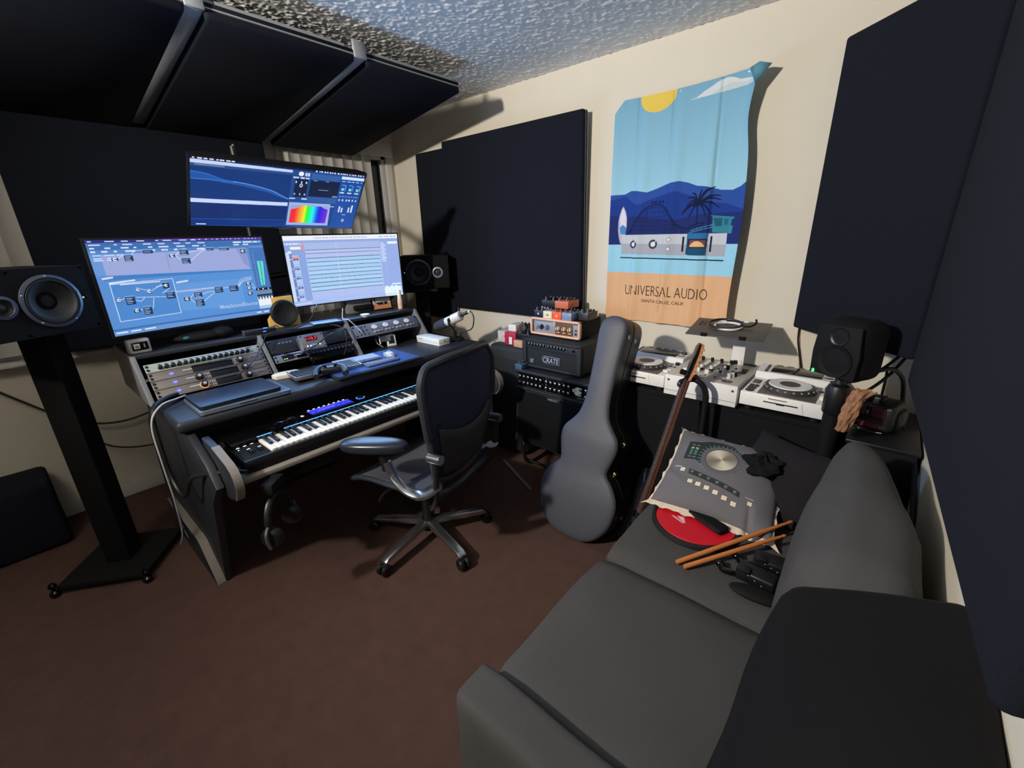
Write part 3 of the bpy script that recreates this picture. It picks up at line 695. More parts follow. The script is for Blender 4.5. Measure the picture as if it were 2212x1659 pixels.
# monitor pole standing behind the desk
st = thing('monitor_pole', 'tall dark pole carrying the screens behind the desk', 'monitor stand', (-2.93, 1.05, 0), 90)
B().cyl((0,0,.02), (0,0,2.02), .02, n=20).out('pole', M_black, st)
B().box((0,0,.01), (.4,.3,.02), .004).out('base_plate', M_black, st)
b = B(); b.tube([(0,0,1.30),(-.2,-.10,1.33),(-.40,-.26,1.335)], .018, 10); b.tube([(0,0,1.30),(.2,-.10,1.33),(.40,-.20,1.335)], .018, 10); b.tube([(0,0,1.90),(.02,-.2,1.86),(.03,-.40,1.775)], .018, 10); b.out('arm', M_black, st)
B().cyl((.0,-.012,1.90), (.0,-.012,2.03), .006, n=10).out('cable_clip', M_grey, st)
# ------------------------------------------------------------------ studio speakers lying on their sides
M_cone = mat('speaker_cone', (46,50,56), .55, var=.08, ns=12)
M_rubber = mat('speaker_surround', (15,15,17), .7, var=.1)
M_spkcab = mat('speaker_cabinet', (12,12,16), .8, var=.15, ns=90, bump=.12, bs=500, spec=.2)
M_ringm = mat('driver_ring', (84,92,110), .35, .5, var=.08)
M_ringp = mat('pale_tweeter_ring', (150,156,176), .4, .3, var=.05)
def driver(t, x, z, R, ringm, y=0.0):
    b = B(); b.lathe([(R*1.10, 0), (R*1.10, .006), (R*.98, .009), (R*.95, .004)], (x, y, z), (0,-1,0), 36); b.out('driver_ring', ringm, t)
    rep('bolt', lambda b: b.ell((0,0,0), (.004, .002, .004), 8), M_steel, t, [(x+R*1.04*math.cos(k*PI*.4+.3), y-.008, z+R*1.04*math.sin(k*PI*.4+.3)) for k in range(5)])
    b = B(); b.lathe([(R*.97, .002), (R*.93, .010), (R*.84, .010), (R*.78, .001)], (x, y, z), (0,-1,0), 36); b.out('surround', M_rubber, t)
    b = B(); b.lathe([(R*.79, .002), (R*.30, -.030), (R*.30, -.034)], (x, y, z), (0,-1,0), 36); b.out('cone', M_cone, t)
    b = B(); b.lathe([(R*.31, -.032), (R*.24, -.020), (0, -.014)], (x, y, z), (0,-1,0), 24); b.out('dust_cap', M_rubber, t)
def studio_speaker(label, M, side, ringm, tw_m, W=.37, H=.245, D=.28):
    t = thing('studio_speaker', label, 'speaker', M=M, group='studio speakers')
    # cabinet with openings is suggested by recessed drivers set in a front baffle plate
    B().box((0, .02+D/2, 0), (W, D-.01, H), .012, seg=3).out('cabinet', M_spkcab, t)
    wx, tx, R, r = side*.047, -side*.098, .088, .030
    # baffle: plate with two round holes
    bm = bmesh.new(); n = 40
    b = B(); b.bm.free(); b.bm = bm
    def hole_strip(cx, x0, x1, R):
        pts = []
        for i in range(n):
            a = 2*PI*i/n; c, s_ = math.cos(a), math.sin(a)
            k = min((x1-cx)/c if c > 1e-6 else ((x0-cx)/c if c < -1e-6 else 1e9), (H/2-.004)/abs(s_) if abs(s_) > 1e-6 else 1e9)
            pts.append(((cx+R*c, R*s_), (cx+k*c, k*s_)))
        vi = [bm.verts.new((p[0][0], 0, p[0][1])) for p in pts]; vo = [bm.verts.new((p[1][0], 0, p[1][1])) for p in pts]; vb = [bm.verts.new((p[0][0], .03, p[0][1])) for p in pts]
        for i in range(n):
            j = (i+1) % n; bm.faces.new((vi[i], vi[j], vo[j], vo[i])); bm.faces.new((vi[i], vb[i], vb[j], vi[j]))
    xs_ = -side*.058
    lo, hi = (-W/2+.004, W/2-.004)
    if side > 0: hole_strip(tx, lo, xs_, r*1.05); hole_strip(wx, xs_, hi, R*.985)
    else: hole_strip(wx, lo, xs_, R*.985); hole_strip(tx, xs_, hi, r*1.05)
    b.box((0, .012, H/2-.003), (W-.006, .024, .005)); b.box((0, .012, -H/2+.003), (W-.006, .024, .005)); b.box((W/2-.003, .012, 0), (.005, .024, H-.006)); b.box((-W/2+.003, .012, 0), (.005, .024, H-.006))
    b.out('baffle', M_spkcab, t)
    driver(t, wx, 0, R, ringm)
    b = B(); b.lathe([(r*1.35, 0), (r*1.35, .004), (r*1.0, .006), (r*.95, .0)], (tx, 0, -.004), (0,-1,0), 28); b.out('tweeter_ring', tw_m, t)
    b = B(); b.lathe([(r*1.0, -.003), (r*.75, -.012), (r*.55, -.010), (r*.35, -.003), (0, .001)], (tx, 0, -.004), (0,-1,0), 24); b.out('tweeter_dome', M_cone, t)
    b = B(); b.ell((side*.152, -.001, 0), (.0035, .002, .003), 10); b.out('power_light', M_green, t)
    b = B(); b.box((side*.168, -.0005, .002), (.016, .001, .012), .0004); b.out('badge', M_blackg, t)
    return t
def spk_stand(label, x, y, top, rz, feet=True):
    t = thing('speaker_stand', label, 'speaker stand', (x, y, 0), rz, group='speaker stands')
    B().box((0, 0, top-.012), (.26, .26, .022), .005).out('top_plate', M_blackm, t)
    B().box((0, 0, (top+.03)/2), (.105, .105, top-.06), .008, seg=3).out('column', M_blackm, t)
    B().box((0, 0, .036), (.36, .36, .022), .005).out('base_plate', M_blackm, t)
    rep('spiked_foot', lambda b: b.lathe([(.0, 0), (.012, .004), (.020, .014), (.018, .026), (.008, .034), (.008, .050), (.015, .053), (.016, .062), (.009, .072), (0, .075)], n=18), M_blackg, t, [(sx*.185, sy*.185, 0) for sx in (-1,1) for sy in (-1,1)], label='glossy spiked foot')
    return t
spL = studio_speaker('big black studio speaker at the left edge, tweeter towards the left', T(-2.245, .055, 1.322) @ RZ(90+29), 1, M_ringm, M_ringm)
spk_stand('square black speaker stand at the left edge of the picture', -2.66, .060, 1.199, 53)
spL.location = (-2.36, .075, 1.322)
spR = studio_speaker('black studio speaker between the right screen and the wall panel', T(-2.745, 2.165, 1.262) @ RZ(90-42), -1, M_ringm, M_ringp)
spk_stand('square black speaker stand half hidden behind the right end of the desk', -2.83, 2.19, 1.139, 48)
# dark bass trap on the floor at the left
t = thing('bass_trap', 'big dark block on the floor at the left wall', 'acoustic block', (-3.24, -.37, 0), 90)
B().box((0, 0, .19), (.55, .30, .37), .025, seg=3).out('fabric_body', M_fabric, t)
B().box((0, 0, .008), (.50, .26, .016)).out('base', M_blackm, t)
# cables down the left wall
M_cableo = mat('olive_cable', (46,40,28), .6, var=.1)
t = thing('wall_cable', 'dark cable sagging along the wall behind the left speaker stand', 'cable', (XF+.03, 0, 0))
B().tube([(.0,-.28,.98),(.01,-.1,.76),(.02,.1,.56),(.02,.3,.50),(.02,.55,.56),(.02,.7,.66)], .006).out('cord', M_cableo, t)
t = thing('wall_cable', 'lower dark cable drooping between the speaker stand and the desk', 'cable', (XF+.03, 0, 0))
B().tube([(.01,.05,.55),(.02,.2,.36),(.02,.42,.30),(.02,.62,.36),(.02,.8,.44)], .005).out('cord', M_cableo, t)
# ------------------------------------------------------------------ 61-key keyboard on the tray
KL = .846
kb = thing('music_keyboard', 'black 61-key music keyboard with blue lights on the desk tray', 'keyboard', (-1.770, .440, .649), 90)
KW = 1.02
B().box((KW/2, .148, .028), (KW, .295, .052), .006).out('body', M_blackm, kb)
B().box((KW/2, .222, .066), (KW-.01, .132, .020), .003).out('control_panel', M_blackg, kb)
B().box((KW/2, .006, .042), (KW, .016, .028), .004).out('front_lip', M_black, kb)
kx0 = .108; ww = KL/36
wk = bk = None
for i in range(36):
    if wk is None:
        b = B(); b.box((0, .07, 0), (ww-.0011, .14, .014), .0018); wk = b.out('white_key', M_ivory, kb); wk.location = (kx0+ww*(i+.5), .012, .058)
    else: c = wk.copy(); COL.objects.link(c); c.parent = kb; c.location = (kx0+ww*(i+.5), .012, .058)
M_bkey = mat('black_key', (18,18,20), .35, var=.1)
for i in range(35):
    if i % 7 in (0, 1, 3, 4, 5):
        off = {0:-.0025, 1:.0025, 3:-.003, 4:0, 5:.003}[i % 7]; x = kx0+ww*(i+1)+off
        if bk is None:
            b = B(); b.prism([(-.0065,0),(.0065,0),(.0052,.011),(-.0052,.011)], .090, T(0,.095,0) @ RX(90), .0012); bk = b.out('black_key', M_bkey, kb); bk.location = (x, .057, .0645)
        else: c = bk.copy(); COL.objects.link(c); c.parent = kb; c.location = (x, .057, .0645)
M_strip = mat('key_light_strip', (90,170,255), .4, emit=(92,170,255), es=1.7)
b = B()
for i in range(61): b.box((kx0+.005+(KL-.012)*i/60, .1565, .0768), (.0112, .0032, .0022))
b.out('light_strip', M_strip, kb, smooth=0, kind='stuff')
R4 = Ras(400, 120, (40,52,226))
R4.rect(0, 0, 1, .16, (96,96,226)); R4.rect(.0, .16, 1, .2, (30,40,170)); R4.rect(.22, .3, .6, .42, (120,110,236)); R4.rect(0, .82, 1, 1, (10,14,46))
for k in range(8):
    R4.rect(.02+k*.122, .62, .045+k*.122, .86, (12,18,70)); R4.rect(.075+k*.122, .60, .10+k*.122, .84, (12,18,70)); R4.rect(.03+k*.122, .5, .10+k*.122, .56, (120,124,240))
sc = R4.mesh('display', lambda U, V: (.374+U*.215, .268-V*.078, .0768+0*U), 200, 60, vmat('small_display', .25, True, 1.3), kb)
b = B()
for i in range(8): b.box((.388+i*.0262, .279, .0765), (.010, .0022, .0012))
b.out('button_light', M_whiteled, kb, smooth=0, kind='stuff')
b = B()
for i in range(26): a = rad(118+i*304/25); b.cyl((.645+.021*math.cos(a), .235+.021*math.sin(a), .0755), (.645+.021*math.cos(a), .235+.021*math.sin(a), .0772), .0019, n=6)
b.out('jog_ring_light', M_blueled, kb, smooth=0, kind='stuff')
b = B(); b.lathe([(.017, 0), (.016, .008), (0, .009)], (.645, .235, .0755), n=24); b.out('jog_wheel', M_knobk, kb)
b = B()
for i, (x, y) in enumerate(((.028,.150),(.055,.152),(.083,.154),(.024,.128),(.055,.110),(.093,.100))): b.box((x, y+.004, .0555), (.012 if i not in (3,) else .005, .003, .0015))
b.out('button_light', M_whiteled, kb, smooth=0, kind='stuff')
for x in (.052, .085):
    b = B(); b.lathe([(.0, -.006), (.020, -.006), (.020, .006), (0, .006)], (x, .075, .046), (1,0,0), 24); b.out('wheel', M_blackg, kb)
b = B(); b.box((.335, .225, .0765), (.013, .004, .0012)); b.box((.335, .236, .0765), (.012, .0012, .0012)); b.out('button_light', M_whiteled, kb, smooth=0, kind='stuff')
# black gadget resting across the keys (glossy glasses)
g = thing('sunglasses', 'glossy black sunglasses lying at the back of the piano keys', 'glasses', (-1.935, .665, .713), 100)
b = B()
for s_ in (-1, 1):
    b.lathe([(.0, .004), (.024, .0), (.029, .002), (.030, .006), (.024, .008), (0, .010)], (s_*.034, 0, .022), (0,-1,.15), 20)
b.out('lens', M_blackg, g)
b = B(); b.tube([(-.066,0,.030),(-.03,-.004,.045),(0,-.004,.040),(.03,-.004,.045),(.066,0,.030)], .004); b.tube([(-.066,0,.030),(-.07,.06,.022),(-.066,.115,.004)], .0028); b.tube([(.066,0,.030),(.07,.06,.022),(.066,.115,.004)], .0028); b.out('frame', M_blackg, g)
# ------------------------------------------------------------------ laptops stacked on the desk
M_space = mat('space_grey_aluminium', (122,132,146), .34, .6, var=.05)
M_night = mat('midnight_lid', (32,40,56), .4, .5, var=.05)
def laptop(label, x, y, z, W_, D_, H_, m, rz):
    t = thing('laptop', label, 'laptop', (x, y, z), rz, group='stacked laptops')
    poly = []
    r = .014
    for cx, cy, a0 in ((W_/2-r, D_/2-r, 0), (-W_/2+r, D_/2-r, 90), (-W_/2+r, -D_/2+r, 180), (W_/2-r, -D_/2+r, 270)):
        for k in range(6): a = rad(a0+18*k); poly.append((cx+r*math.cos(a), cy+r*math.sin(a)))
    B().prism(poly, H_*.62, T(0,0,.0015), .0018).out('base', m, t)
    B().prism(poly, H_*.33, T(0,0,H_*.66), .0018).out('lid', m, t)
    B().box((0, -D_/2+.0008, H_*.63), (.07, .003, .003), .0006).out('notch', M_blackg, t)
    rep('rubber_foot', lambda b: b.cyl((0,0,0), (0,0,.002), .008, n=12), M_blackm, t, [(sx*W_*.42, sy*D_*.4, 0) for sx in (-1,1) for sy in (-1,1)])
    return t
laptop('larger grey laptop, closed, at the bottom of the stack on the desk', -2.165, .583, DZ, .365, .262, .019, M_space, 89)
laptop('dark closed laptop lying on top of the larger grey one', -2.168, .568, DZ+.0195, .325, .232, .017, M_night, 90)
# ------------------------------------------------------------------ typing keyboards and mat
def typing_keyboard(label, M, W_, D_, rows, cols, mk, mb, top=None, H_=.016):
    t = thing('typing_keyboard', label, 'keyboard', M=M, group='keyboards on the desktop')
    B().box((0, 0, H_/2), (W_, D_, H_), .004).out('case', mb, t)
    kk = None; kw = (W_-.014)/cols; kd = (D_-.014)/rows
    for r in range(rows):
        for c_ in range(cols):
            if r == 0 and 3 < c_ < cols-5:
                continue
            loc = (-W_/2+.007+kw*(c_+.5), -D_/2+.007+kd*(r+.5), H_)
            if kk is None: b = B(); b.box((0,0,.003), (kw-.0022, kd-.0022, .007), .0015); kk = b.out('keycap', mk, t); kk.location = loc
            else: c = kk.copy(); COL.objects.link(c); c.parent = t; c.location = loc
    b = B(); b.box((-W_/2+.007+kw*(4+(cols-9)/2), -D_/2+.007+kd*.5, H_+.003), (kw*(cols-9)-.002, kd-.0022, .007), .0015); b.out('space_bar', mk, t)
    return t
M_keyd = mat('dark_keycap', (34,36,42), .45, var=.15)
M_keyb = mat('pale_keycap', (150,168,196), .45, var=.06)
t = typing_keyboard('dark typing keyboard with a grey metal rim beside the laptops', T(-2.195, 1.015, DZ+.012) @ RZ(83), .335, .135, 5, 15, M_keyd, M_blackm)
b = B(); b.box((-.170,0,.012), (.006,.145,.02), .002); b.box((0,-.071,.012), (.346,.006,.02), .002); b.box((.17,0,.012), (.006,.145,.02), .002); b.out('metal_rim', M_steel, t)
dm = thing('desk_mat', 'blue-black desk mat under the pale keyboard and mouse', 'desk mat', (-2.175, 1.255, DZ), 88)
M_matm = mat('desk_mat_cloth', (44,78,144), .8, var=.15, ns=120, bump=.1, bs=900)
M_matb = mat('desk_mat_base', (22,26,36), .7, var=.1)
B().box((0, 0, .006), (.52, .33, .012), .004).out('base', M_matb, dm)
B().box((0, 0, .0135), (.50, .31, .003), .001).out('cloth_top', M_matm, dm)
typing_keyboard('pale compact typing keyboard on the blue desk mat', T(-2.225, 1.215, DZ+.016) @ RZ(84), .26, .115, 5, 14, M_keyb, M_space, H_=.010)
t = thing('wrist_rest', 'low grey-blue pad in front of the pale keyboard', 'wrist rest', (-2.085, 1.285, DZ+.015), 88)
M_pad = mat('pad_cloth', (70,84,116), .7, var=.1); M_padt = mat('pad_trim', (150,160,185), .5, var=.05)
B().box((0,0,.006), (.20,.075,.012), .005, seg=3).out('pad', M_pad, t)
b = B(); b.tube([(-.08,.02,.0125),(-.03,-.005,.0128),(.04,-.012,.0128),(.09,.01,.0125)], .004, flat=.4); b.out('pale_edge', M_padt, t)
t = thing('computer_mouse', 'silver-topped mouse beside the pale keyboard on the mat', 'mouse', (-2.175, 1.40, DZ+.015), 80)
b = B(); b.ell((0,0,.008), (.031,.056,.024), 20); bmesh.ops.bisect_plane(b.bm, geom=b.bm.verts[:]+b.bm.edges[:]+b.bm.faces[:], plane_co=(0,0,.001), plane_no=(0,0,-1), clear_outer=True); b.out('shell', mat('mouse_silver', (176,180,190), .35, .2, var=.05), t)
b = B(); b.ell((0,.004,.011), (.027,.046,.0232), 18); b.out('touch_top', mat('mouse_top', (64,68,82), .25, var=.08), t)
t = thing('game_controller', 'black game controller resting on the dark keyboard', 'controller', (-2.075, .985, DZ+.040), 62)
b = B(); b.box((0, .015, .012), (.10, .06, .03), .013, seg=4)
for s_ in (-1, 1): b.tube([(s_*.040,.02,.014),(s_*.062,-.005,.012),(s_*.070,-.045,.004),(s_*.066,-.066,.0)], lambda u: .022-.008*u, 12)
b.out('shell', M_black, t)
rep('thumb_stick', lambda b: b.lathe([(.007,0),(.007,.010),(.010,.012),(.009,.015),(0,.0145)], (0,0,0), n=16), M_blackg, t, [(s_*.024,.002,.024) for s_ in (-1,1)])
rep('face_button', lambda b: b.ell((0,0,0), (.0045,.0045,.004), 10), M_steel, t, [(.040+.011*math.cos(a*PI/2), .03+.011*math.sin(a*PI/2), .027) for a in range(4)])
b = B(); b.box((-.040,.03,.0275), (.022,.007,.004), .001); b.box((-.040,.03,.0275), (.007,.022,.004), .001); b.out('direction_pad', M_grey, t)
t = thing('card_stack', 'pale folded paper lying left of the dark keyboard', 'paper', (-2.31, .865, DZ), 80)
M_cream = mat('cream_paper', (214,204,184), .7, var=.04)
B().prism([(-.06,-.03),(.05,-.035),(.07,.0),(.05,.04),(-.05,.045),(-.075,.01)], .022, Matrix(), .003).out('sheet', M_cream, t)
# ------------------------------------------------------------------ right end of the desktop
t = thing('phone_box', 'white oblong product box lying on the desk beside the microphone', 'box', (-2.272, 1.812, DZ), 90)
B().box((0,0,.0285), (.094,.235,.031), .003).out('lid', M_white, t); B().box((0,0,.0065), (.091,.232,.013), .002).out('tray', M_white, t)
b = B(); b.box((-.0475,.07,.030), (.0008,.04,.004)); b.out('printed_line', M_grey, t, smooth=0)
B().prism([(-.007,0),(0,.009),(.007,0),(0,-.009)], .0008, T(.0,-.1172,.028) @ RX(90)).out('printed_mark', M_grey, t, smooth=0)
t = thing('mini_display', 'small white framed gadget with a dark screen standing on the desk', 'gadget', M=T(-2.420, 1.590, DZ+.002) @ RZ(75) @ RX(-14))
B().box((0,.008,.038), (.062,.014,.076), .005).out('frame', M_white, t)
B().box((0,.0005,.041), (.038,.002,.050), .0008).out('screen', mat('teal_dark_glass', (22,40,46), .1, var=.1), t)
t = thing('level_meter', 'small silver box with a red readout behind the white gadget', 'meter', M=T(-2.435, 1.525, .885) @ RZ(84) @ RX(-14))
B().box((.035,.02,.04), (.085,.035,.095), .003).out('case', M_steel, t)
B().box((.042,.0015,.072), (.044,.003,.018), .001).out('display', M_lcd, t)
lettering('digits', '-18.26', T(.024,-.0004,.066) @ RX(90), .038, .011, M_redled, t, bold=.01)
b = B(); b.cyl((-.016,-.004,-.018), (-.016,-.004,.085), .0042, n=10); b.out('white_stylus', M_white, t)
M_mic = mat('white_microphone_metal', (214,210,206), .35, .1, var=.04)
M_foam = mat('grey_foam', (52,52,62), .95, var=.2, ns=250, bump=.6, bs=900)
mc = thing('microphone', 'white broadcast microphone with a grey foam windscreen over the right end of the desk', 'microphone', (-2.190, 1.872, .0))
p0 = Vector((-.055,.080,.972)); ax = Vector((.150,.030,.066)).normalized()
def P(u): return p0+ax*u
b = B(); b.lathe([(0,-.148),(.022,-.146),(.031,-.13),(.034,-.08),(.034,-.035),(.030,-.03),(0,-.03)], p0, ax, 24); b.out('foam_windscreen', M_foam, mc)
b = B(); b.lathe([(0,-.034),(.029,-.034),(.031,-.03),(.031,.018),(.027,.02),(.027,.026),(.033,.028),(.033,.098),(.028,.103),(0,.103)], p0, ax, 28); b.out('body', M_mic, mc)
b = B(); b.cyl(P(.02)+Vector((0,-.034,0)), P(.02)+Vector((0,.034,0)), .014, n=16); b.tube([P(.02)+Vector((0,-.034,0)), P(.025)+Vector((0,-.036,-.03)), P(.03)+Vector((0,-.01,-.055)), P(.03)+Vector((0,0,-.08))], .006); b.out('yoke', M_blackm, mc)
b = B(); b.tube([P(.10), P(.135), P(.165)], .011, 10); b.out('plug', M_black, mc)
b = B(); b.box(P(.175), (.014,.014,.014), .002); b.out('white_tag', M_white, mc)
b = B(); b.cyl((-.02,.085,.842), (-.02,.085,.905), .012, n=14); b.lathe([(.06,0),(.06,.012),(.02,.016),(0,.016)], (-.02,.085,DZ), n=24); b.out('stand', M_blackm, mc)
t = thing('microphone_cable', 'black cable curving down from the white microphone', 'cable', (-2.190, 1.872, 0))
q = P(.165); B().tube([q, q+Vector((.022,.01,.004)), q+Vector((.042,.012,-.04)), q+Vector((.022,.005,-.11)), (.045,.09,.90), (.02,.10,.853)], .0042).out('cord', M_cable, t)
# ------------------------------------------------------------------ things on top of the rack shelf (z = 1.048)
ZS = 1.048
sp = thing('center_speaker', 'yellow-faced small speaker with a black cone between the two screens', 'speaker', (-2.60, 1.02, ZS), 88)
M_yel = mat('yellow_speaker_face', (216,178,96), .5, var=.05)
b = B(); b.prism([(-.085,0),(.085,0),(.085,.05),(.06,.10),(.06,.17),(-.06,.17),(-.06,.10),(-.085,.05)], .03, T(0,.03,0) @ RX(90), .003); b.out('face', M_yel, sp)
B().box((0,.115,.085), (.14,.17,.185), .006).out('cabinet', M_blackm, sp)
b = B(); b.lathe([(.074,0),(.074,.014),(.066,.022),(.056,.020),(.048,.016),(.020,.003),(.0,.006)], (0,0,.080), (0,-1,0), 32); b.out('cone', M_rubber, sp)
b = B(); b.ring((0,-.018,.080), .066, .005, (0,-1,0), 32, 8); b.out('cone_rim', M_black, sp)
b = B(); b.ell((-.03,.0,.160), (.002,.002,.002), 8); b.out('power_light', M_redled, sp)
t = thing('desk_switch', 'small pale box with a black socket plate at the left end of the rack top', 'switch box', (-2.515, .345, ZS), 96)
B().box((0,.03,.032), (.082,.05,.064), .007, seg=3).out('case', mat('putty_plastic', (172,164,160), .5, var=.05), t)
B().box((0,.004,.034), (.060,.004,.036), .010).out('socket_plate', M_blackg, t)
b = B(); b.box((-.012,.0018,.034), (.022,.002,.022), .002); b.out('button', M_white, t); b = B(); b.box((-.012,.0006,.034), (.013,.002,.013), .002); b.box((.016,.0018,.034), (.005,.002,.018), .001); b.out('slot', M_grey, t, kind='stuff')
t = thing('usb_hub', 'long dark silver hub with blue lights on the rack top', 'usb hub', (-2.50, .845, ZS), 84)
B().box((0,.02,.013), (.155,.045,.026), .003).out('case', M_dkmetal, t)
B().box((-.078,.02,.013), (.003,.046,.028), .001).out('end_plate', M_steel, t)
b = B(); b.box((.024,-.003,.030), (.020,.002,.004)); b.box((.018,-.003,.012), (.014,.002,.004)); b.out('light', M_blueled, t, smooth=0, kind='stuff')
t = thing('glasses_case', 'black crumpled pouch under the left screen', 'pouch', (-2.56, .60, ZS), 85)
b = B(); b.ell((0,.03,.024), (.12,.04,.026), 20); b.ell((.09,.03,.03), (.05,.04,.03), 16); b.out('pouch', M_blackm, t)
b = B(); b.ell((-.07,-.004,.03), (.014,.004,.008), 10); b.out('teal_tag', mat('teal_gloss', (50,110,126), .2, var=.1), t)
t = thing('picture_card', 'framed orange card with a black gadget on the rack top under the right screen', 'picture', M=T(-2.63, 1.69, ZS) @ RZ(84) @ RX(-12))
B().box((0,.01,.052), (.155,.012,.104), .003).out('frame', M_blackm, t)
R5 = Ras(240, 160, (226,214,206)); R5.rect(0,.55,1,1,(206,140,100)); R5.rect(0,.50,1,.60,(220,170,140)); R5.poly([(.05,0),(.14,0),(.17,.34),(.10,.34)],(40,36,50)); R5.poly([(.10,.30),(.20,.46),(.76,.42),(.84,.50),(.80,.66),(.30,.66),(.14,.46)],(22,22,30)); R5.rect(.58,.46,.61,.60,(230,230,235)); R5.rect(.62,.48,.64,.58,(200,200,205))
R5.mesh('printed_card', lambda U, V: ((U-.5)*.132, .0035+0*U, .092-V*.082), 120, 80, vmat('card_print', .5), t)
t = thing('white_bottle', 'slim white and orange bottle standing at the right end of the rack top', 'bottle', (-2.575, 1.792, ZS))
b = B(); b.lathe([(0,0),(.017,0),(.017,.035),(.018,.062),(.015,.068),(0,.068)], n=20); b.out('bottle', mat('peach_bottle', (226,190,166), .4, var=.06), t)
b = B(); b.lathe([(.0,.066),(.0145,.066),(.013,.125),(.011,.128),(0,.128)], n=20); b.out('cap', M_white, t)
t = thing('mini_keyboard_box', 'grey segmented panel box with a black recorder leaning under the right screen', 'box', (-2.66, 1.535, ZS), 84)
B().box((0,.03,.05), (.175,.04,.10), .004).out('case', M_grey, t)
rep('panel', lambda b: b.box((0,0,0), (.053,.004,.034), .001), mat('pale_panel', (140,146,160), .5, var=.05), t, [(-.058+k*.058,.0085,.08) for k in range(3)])
B().box((.015,-.006,.034), (.13,.028,.035), .010).out('recorder', M_blackm, t)
t = thing('small_dish', 'small white dish at the front of the rack top in the right bay', 'dish', (-2.475, 1.452, ZS))
b = B(); b.lathe([(0,.0),(.012,.0),(.026,.014),(.029,.020),(.026,.020),(.011,.004),(0,.004)], n=24); b.out('bowl', M_white, t)
t = thing('tablet', 'thin pale blue tablet lying on the middle rack top', 'tablet', M=T(-2.50, 1.21, ZS) @ RZ(80))
B().box((0,.02,.005), (.16,.09,.008), .003).out('body', mat('pale_blue_metal', (120,150,196), .35, .4, var=.05), t)
for nm, lab, pts, r, m in (('loose_cable','white cable hanging from the rack shelf into the right bay',[(-2.50,1.325,1.12),(-2.49,1.31,1.06),(-2.455,1.325,1.055),(-2.44,1.36,1.01),(-2.42,1.385,.97)],.003,M_cablew),
    ('loose_cable','white loop of cable beside the small white gadget',[(-2.44,1.53,.845),(-2.45,1.497,.875),(-2.46,1.50,.915),(-2.47,1.53,.925)],.003,M_cablew),
    ('loose_cable','black cable crossing the middle rack bay',[(-2.40,1.21,1.0),(-2.30,1.12,1.02),(-2.29,1.03,.98),(-2.30,.95,.95),(-2.33,.86,.96)],.003,M_cable),
    ('loose_cable','black cable looping in front of the yellow speaker',[(-2.50,.90,1.052),(-2.52,.93,1.078),(-2.50,.96,1.054),(-2.47,1.03,1.056),(-2.46,1.10,1.09),(-2.46,1.13,1.14),(-2.50,1.17,1.16)],.0028,M_cable),
    ('loose_cable','black cable running down past the left rack divider',[(-2.47,.93,1.052),(-2.44,.85,1.05),(-2.40,.80,1.0),(-2.30,.70,.95),(-2.27,.62,.91)],.0025,M_cable),
    ('loose_cable','thin cable hanging in the right part of the middle bay',[(-2.49,1.22,1.04),(-2.42,1.26,1.02),(-2.37,1.25,.95),(-2.33,1.20,.88)],.0022,M_cable)):
    t = thing(nm, lab, 'cable', (0,0,0)); B().tube(pts, r).out('cord', m, t)
# laptop power cables at the left end of the desk
t = thing('braided_cable', 'bundle of black cable curling over the left end of the desk', 'cable', (0,0,0))
b = B(); b.tube([(-2.36,.40,.87),(-2.33,.36,.875),(-2.28,.31,.87),(-2.24,.275,.83),(-2.22,.268,.70),(-2.20,.27,.55),(-2.10,.28,.50),(-1.98,.30,.62),(-1.88,.34,.66),(-1.80,.40,.672),(-1.76,.44,.668)], .009); b.tube([(-2.30,.31,.872),(-2.30,.272,.80),(-2.34,.268,.55),(-2.36,.27,.30),(-2.30,.275,.19)], .007); b.out('cord', M_cable, t)
t = thing('white_power_cable', 'white cable looping down the left end of the desk', 'cable', (0,0,0))
b = B(); b.tube([(-2.33,.42,.864),(-2.28,.38,.872),(-2.24,.31,.868),(-2.225,.262,.80),(-2.23,.258,.62),(-2.26,.262,.42),(-2.33,.262,.22),(-2.40,.25,.12)], .004); b.out('cord', M_cablew, t)
# headphones hanging under the keyboard tray
hp = thing('headphones', 'black headphones with silver yokes hanging below the left end of the tray', 'headphones', (-1.70, .50, .55), 130)
b = B(); b.box((0,.0,.055), (.10,.05,.05), .012); b.out('hook', M_blackm, hp)
b = B(); b.tube([(.085*math.cos(a), .0, -.085+.10*math.sin(a)) for a in np.linspace(rad(-12), rad(192), 12)], .010, 10, flat=1.4); b.out('headband', M_black, hp)
for s_ in (-1, 1):
    b = B(); b.lathe([(.0,-.022),(.034,-.022),(.042,-.008),(.042,.010),(.030,.022),(0,.022)], (s_*.075,0,-.135), (1,0,0), 24); b.out('ear_cup', M_black, hp)
    b = B(); b.tube([(s_*.085,0,-.08),(s_*.108,0,-.10),(s_*.110,0,-.135),(s_*.10,0,-.17)], .006, flat=1.6); b.out('yoke', M_steel, hp, label='silver yoke')
# ------------------------------------------------------------------ mesh office chair (local y = forward)
CH = thing('office_chair', 'black mesh office chair with polished five-star base in front of the desk', 'chair', (-1.61, 1.15, 0), 101.5)
M_mesh = mat('chair_mesh', (48,56,80), .85, var=.3, ns=500, bump=.5, bs=1400, spec=.3)
M_chframe = mat('chair_frame_graphite', (40,43,50), .42, var=.08)
M_pelli = mat('seat_mesh_grey', (74,74,82), .85, var=.2, ns=500, bump=.4, bs=1400)
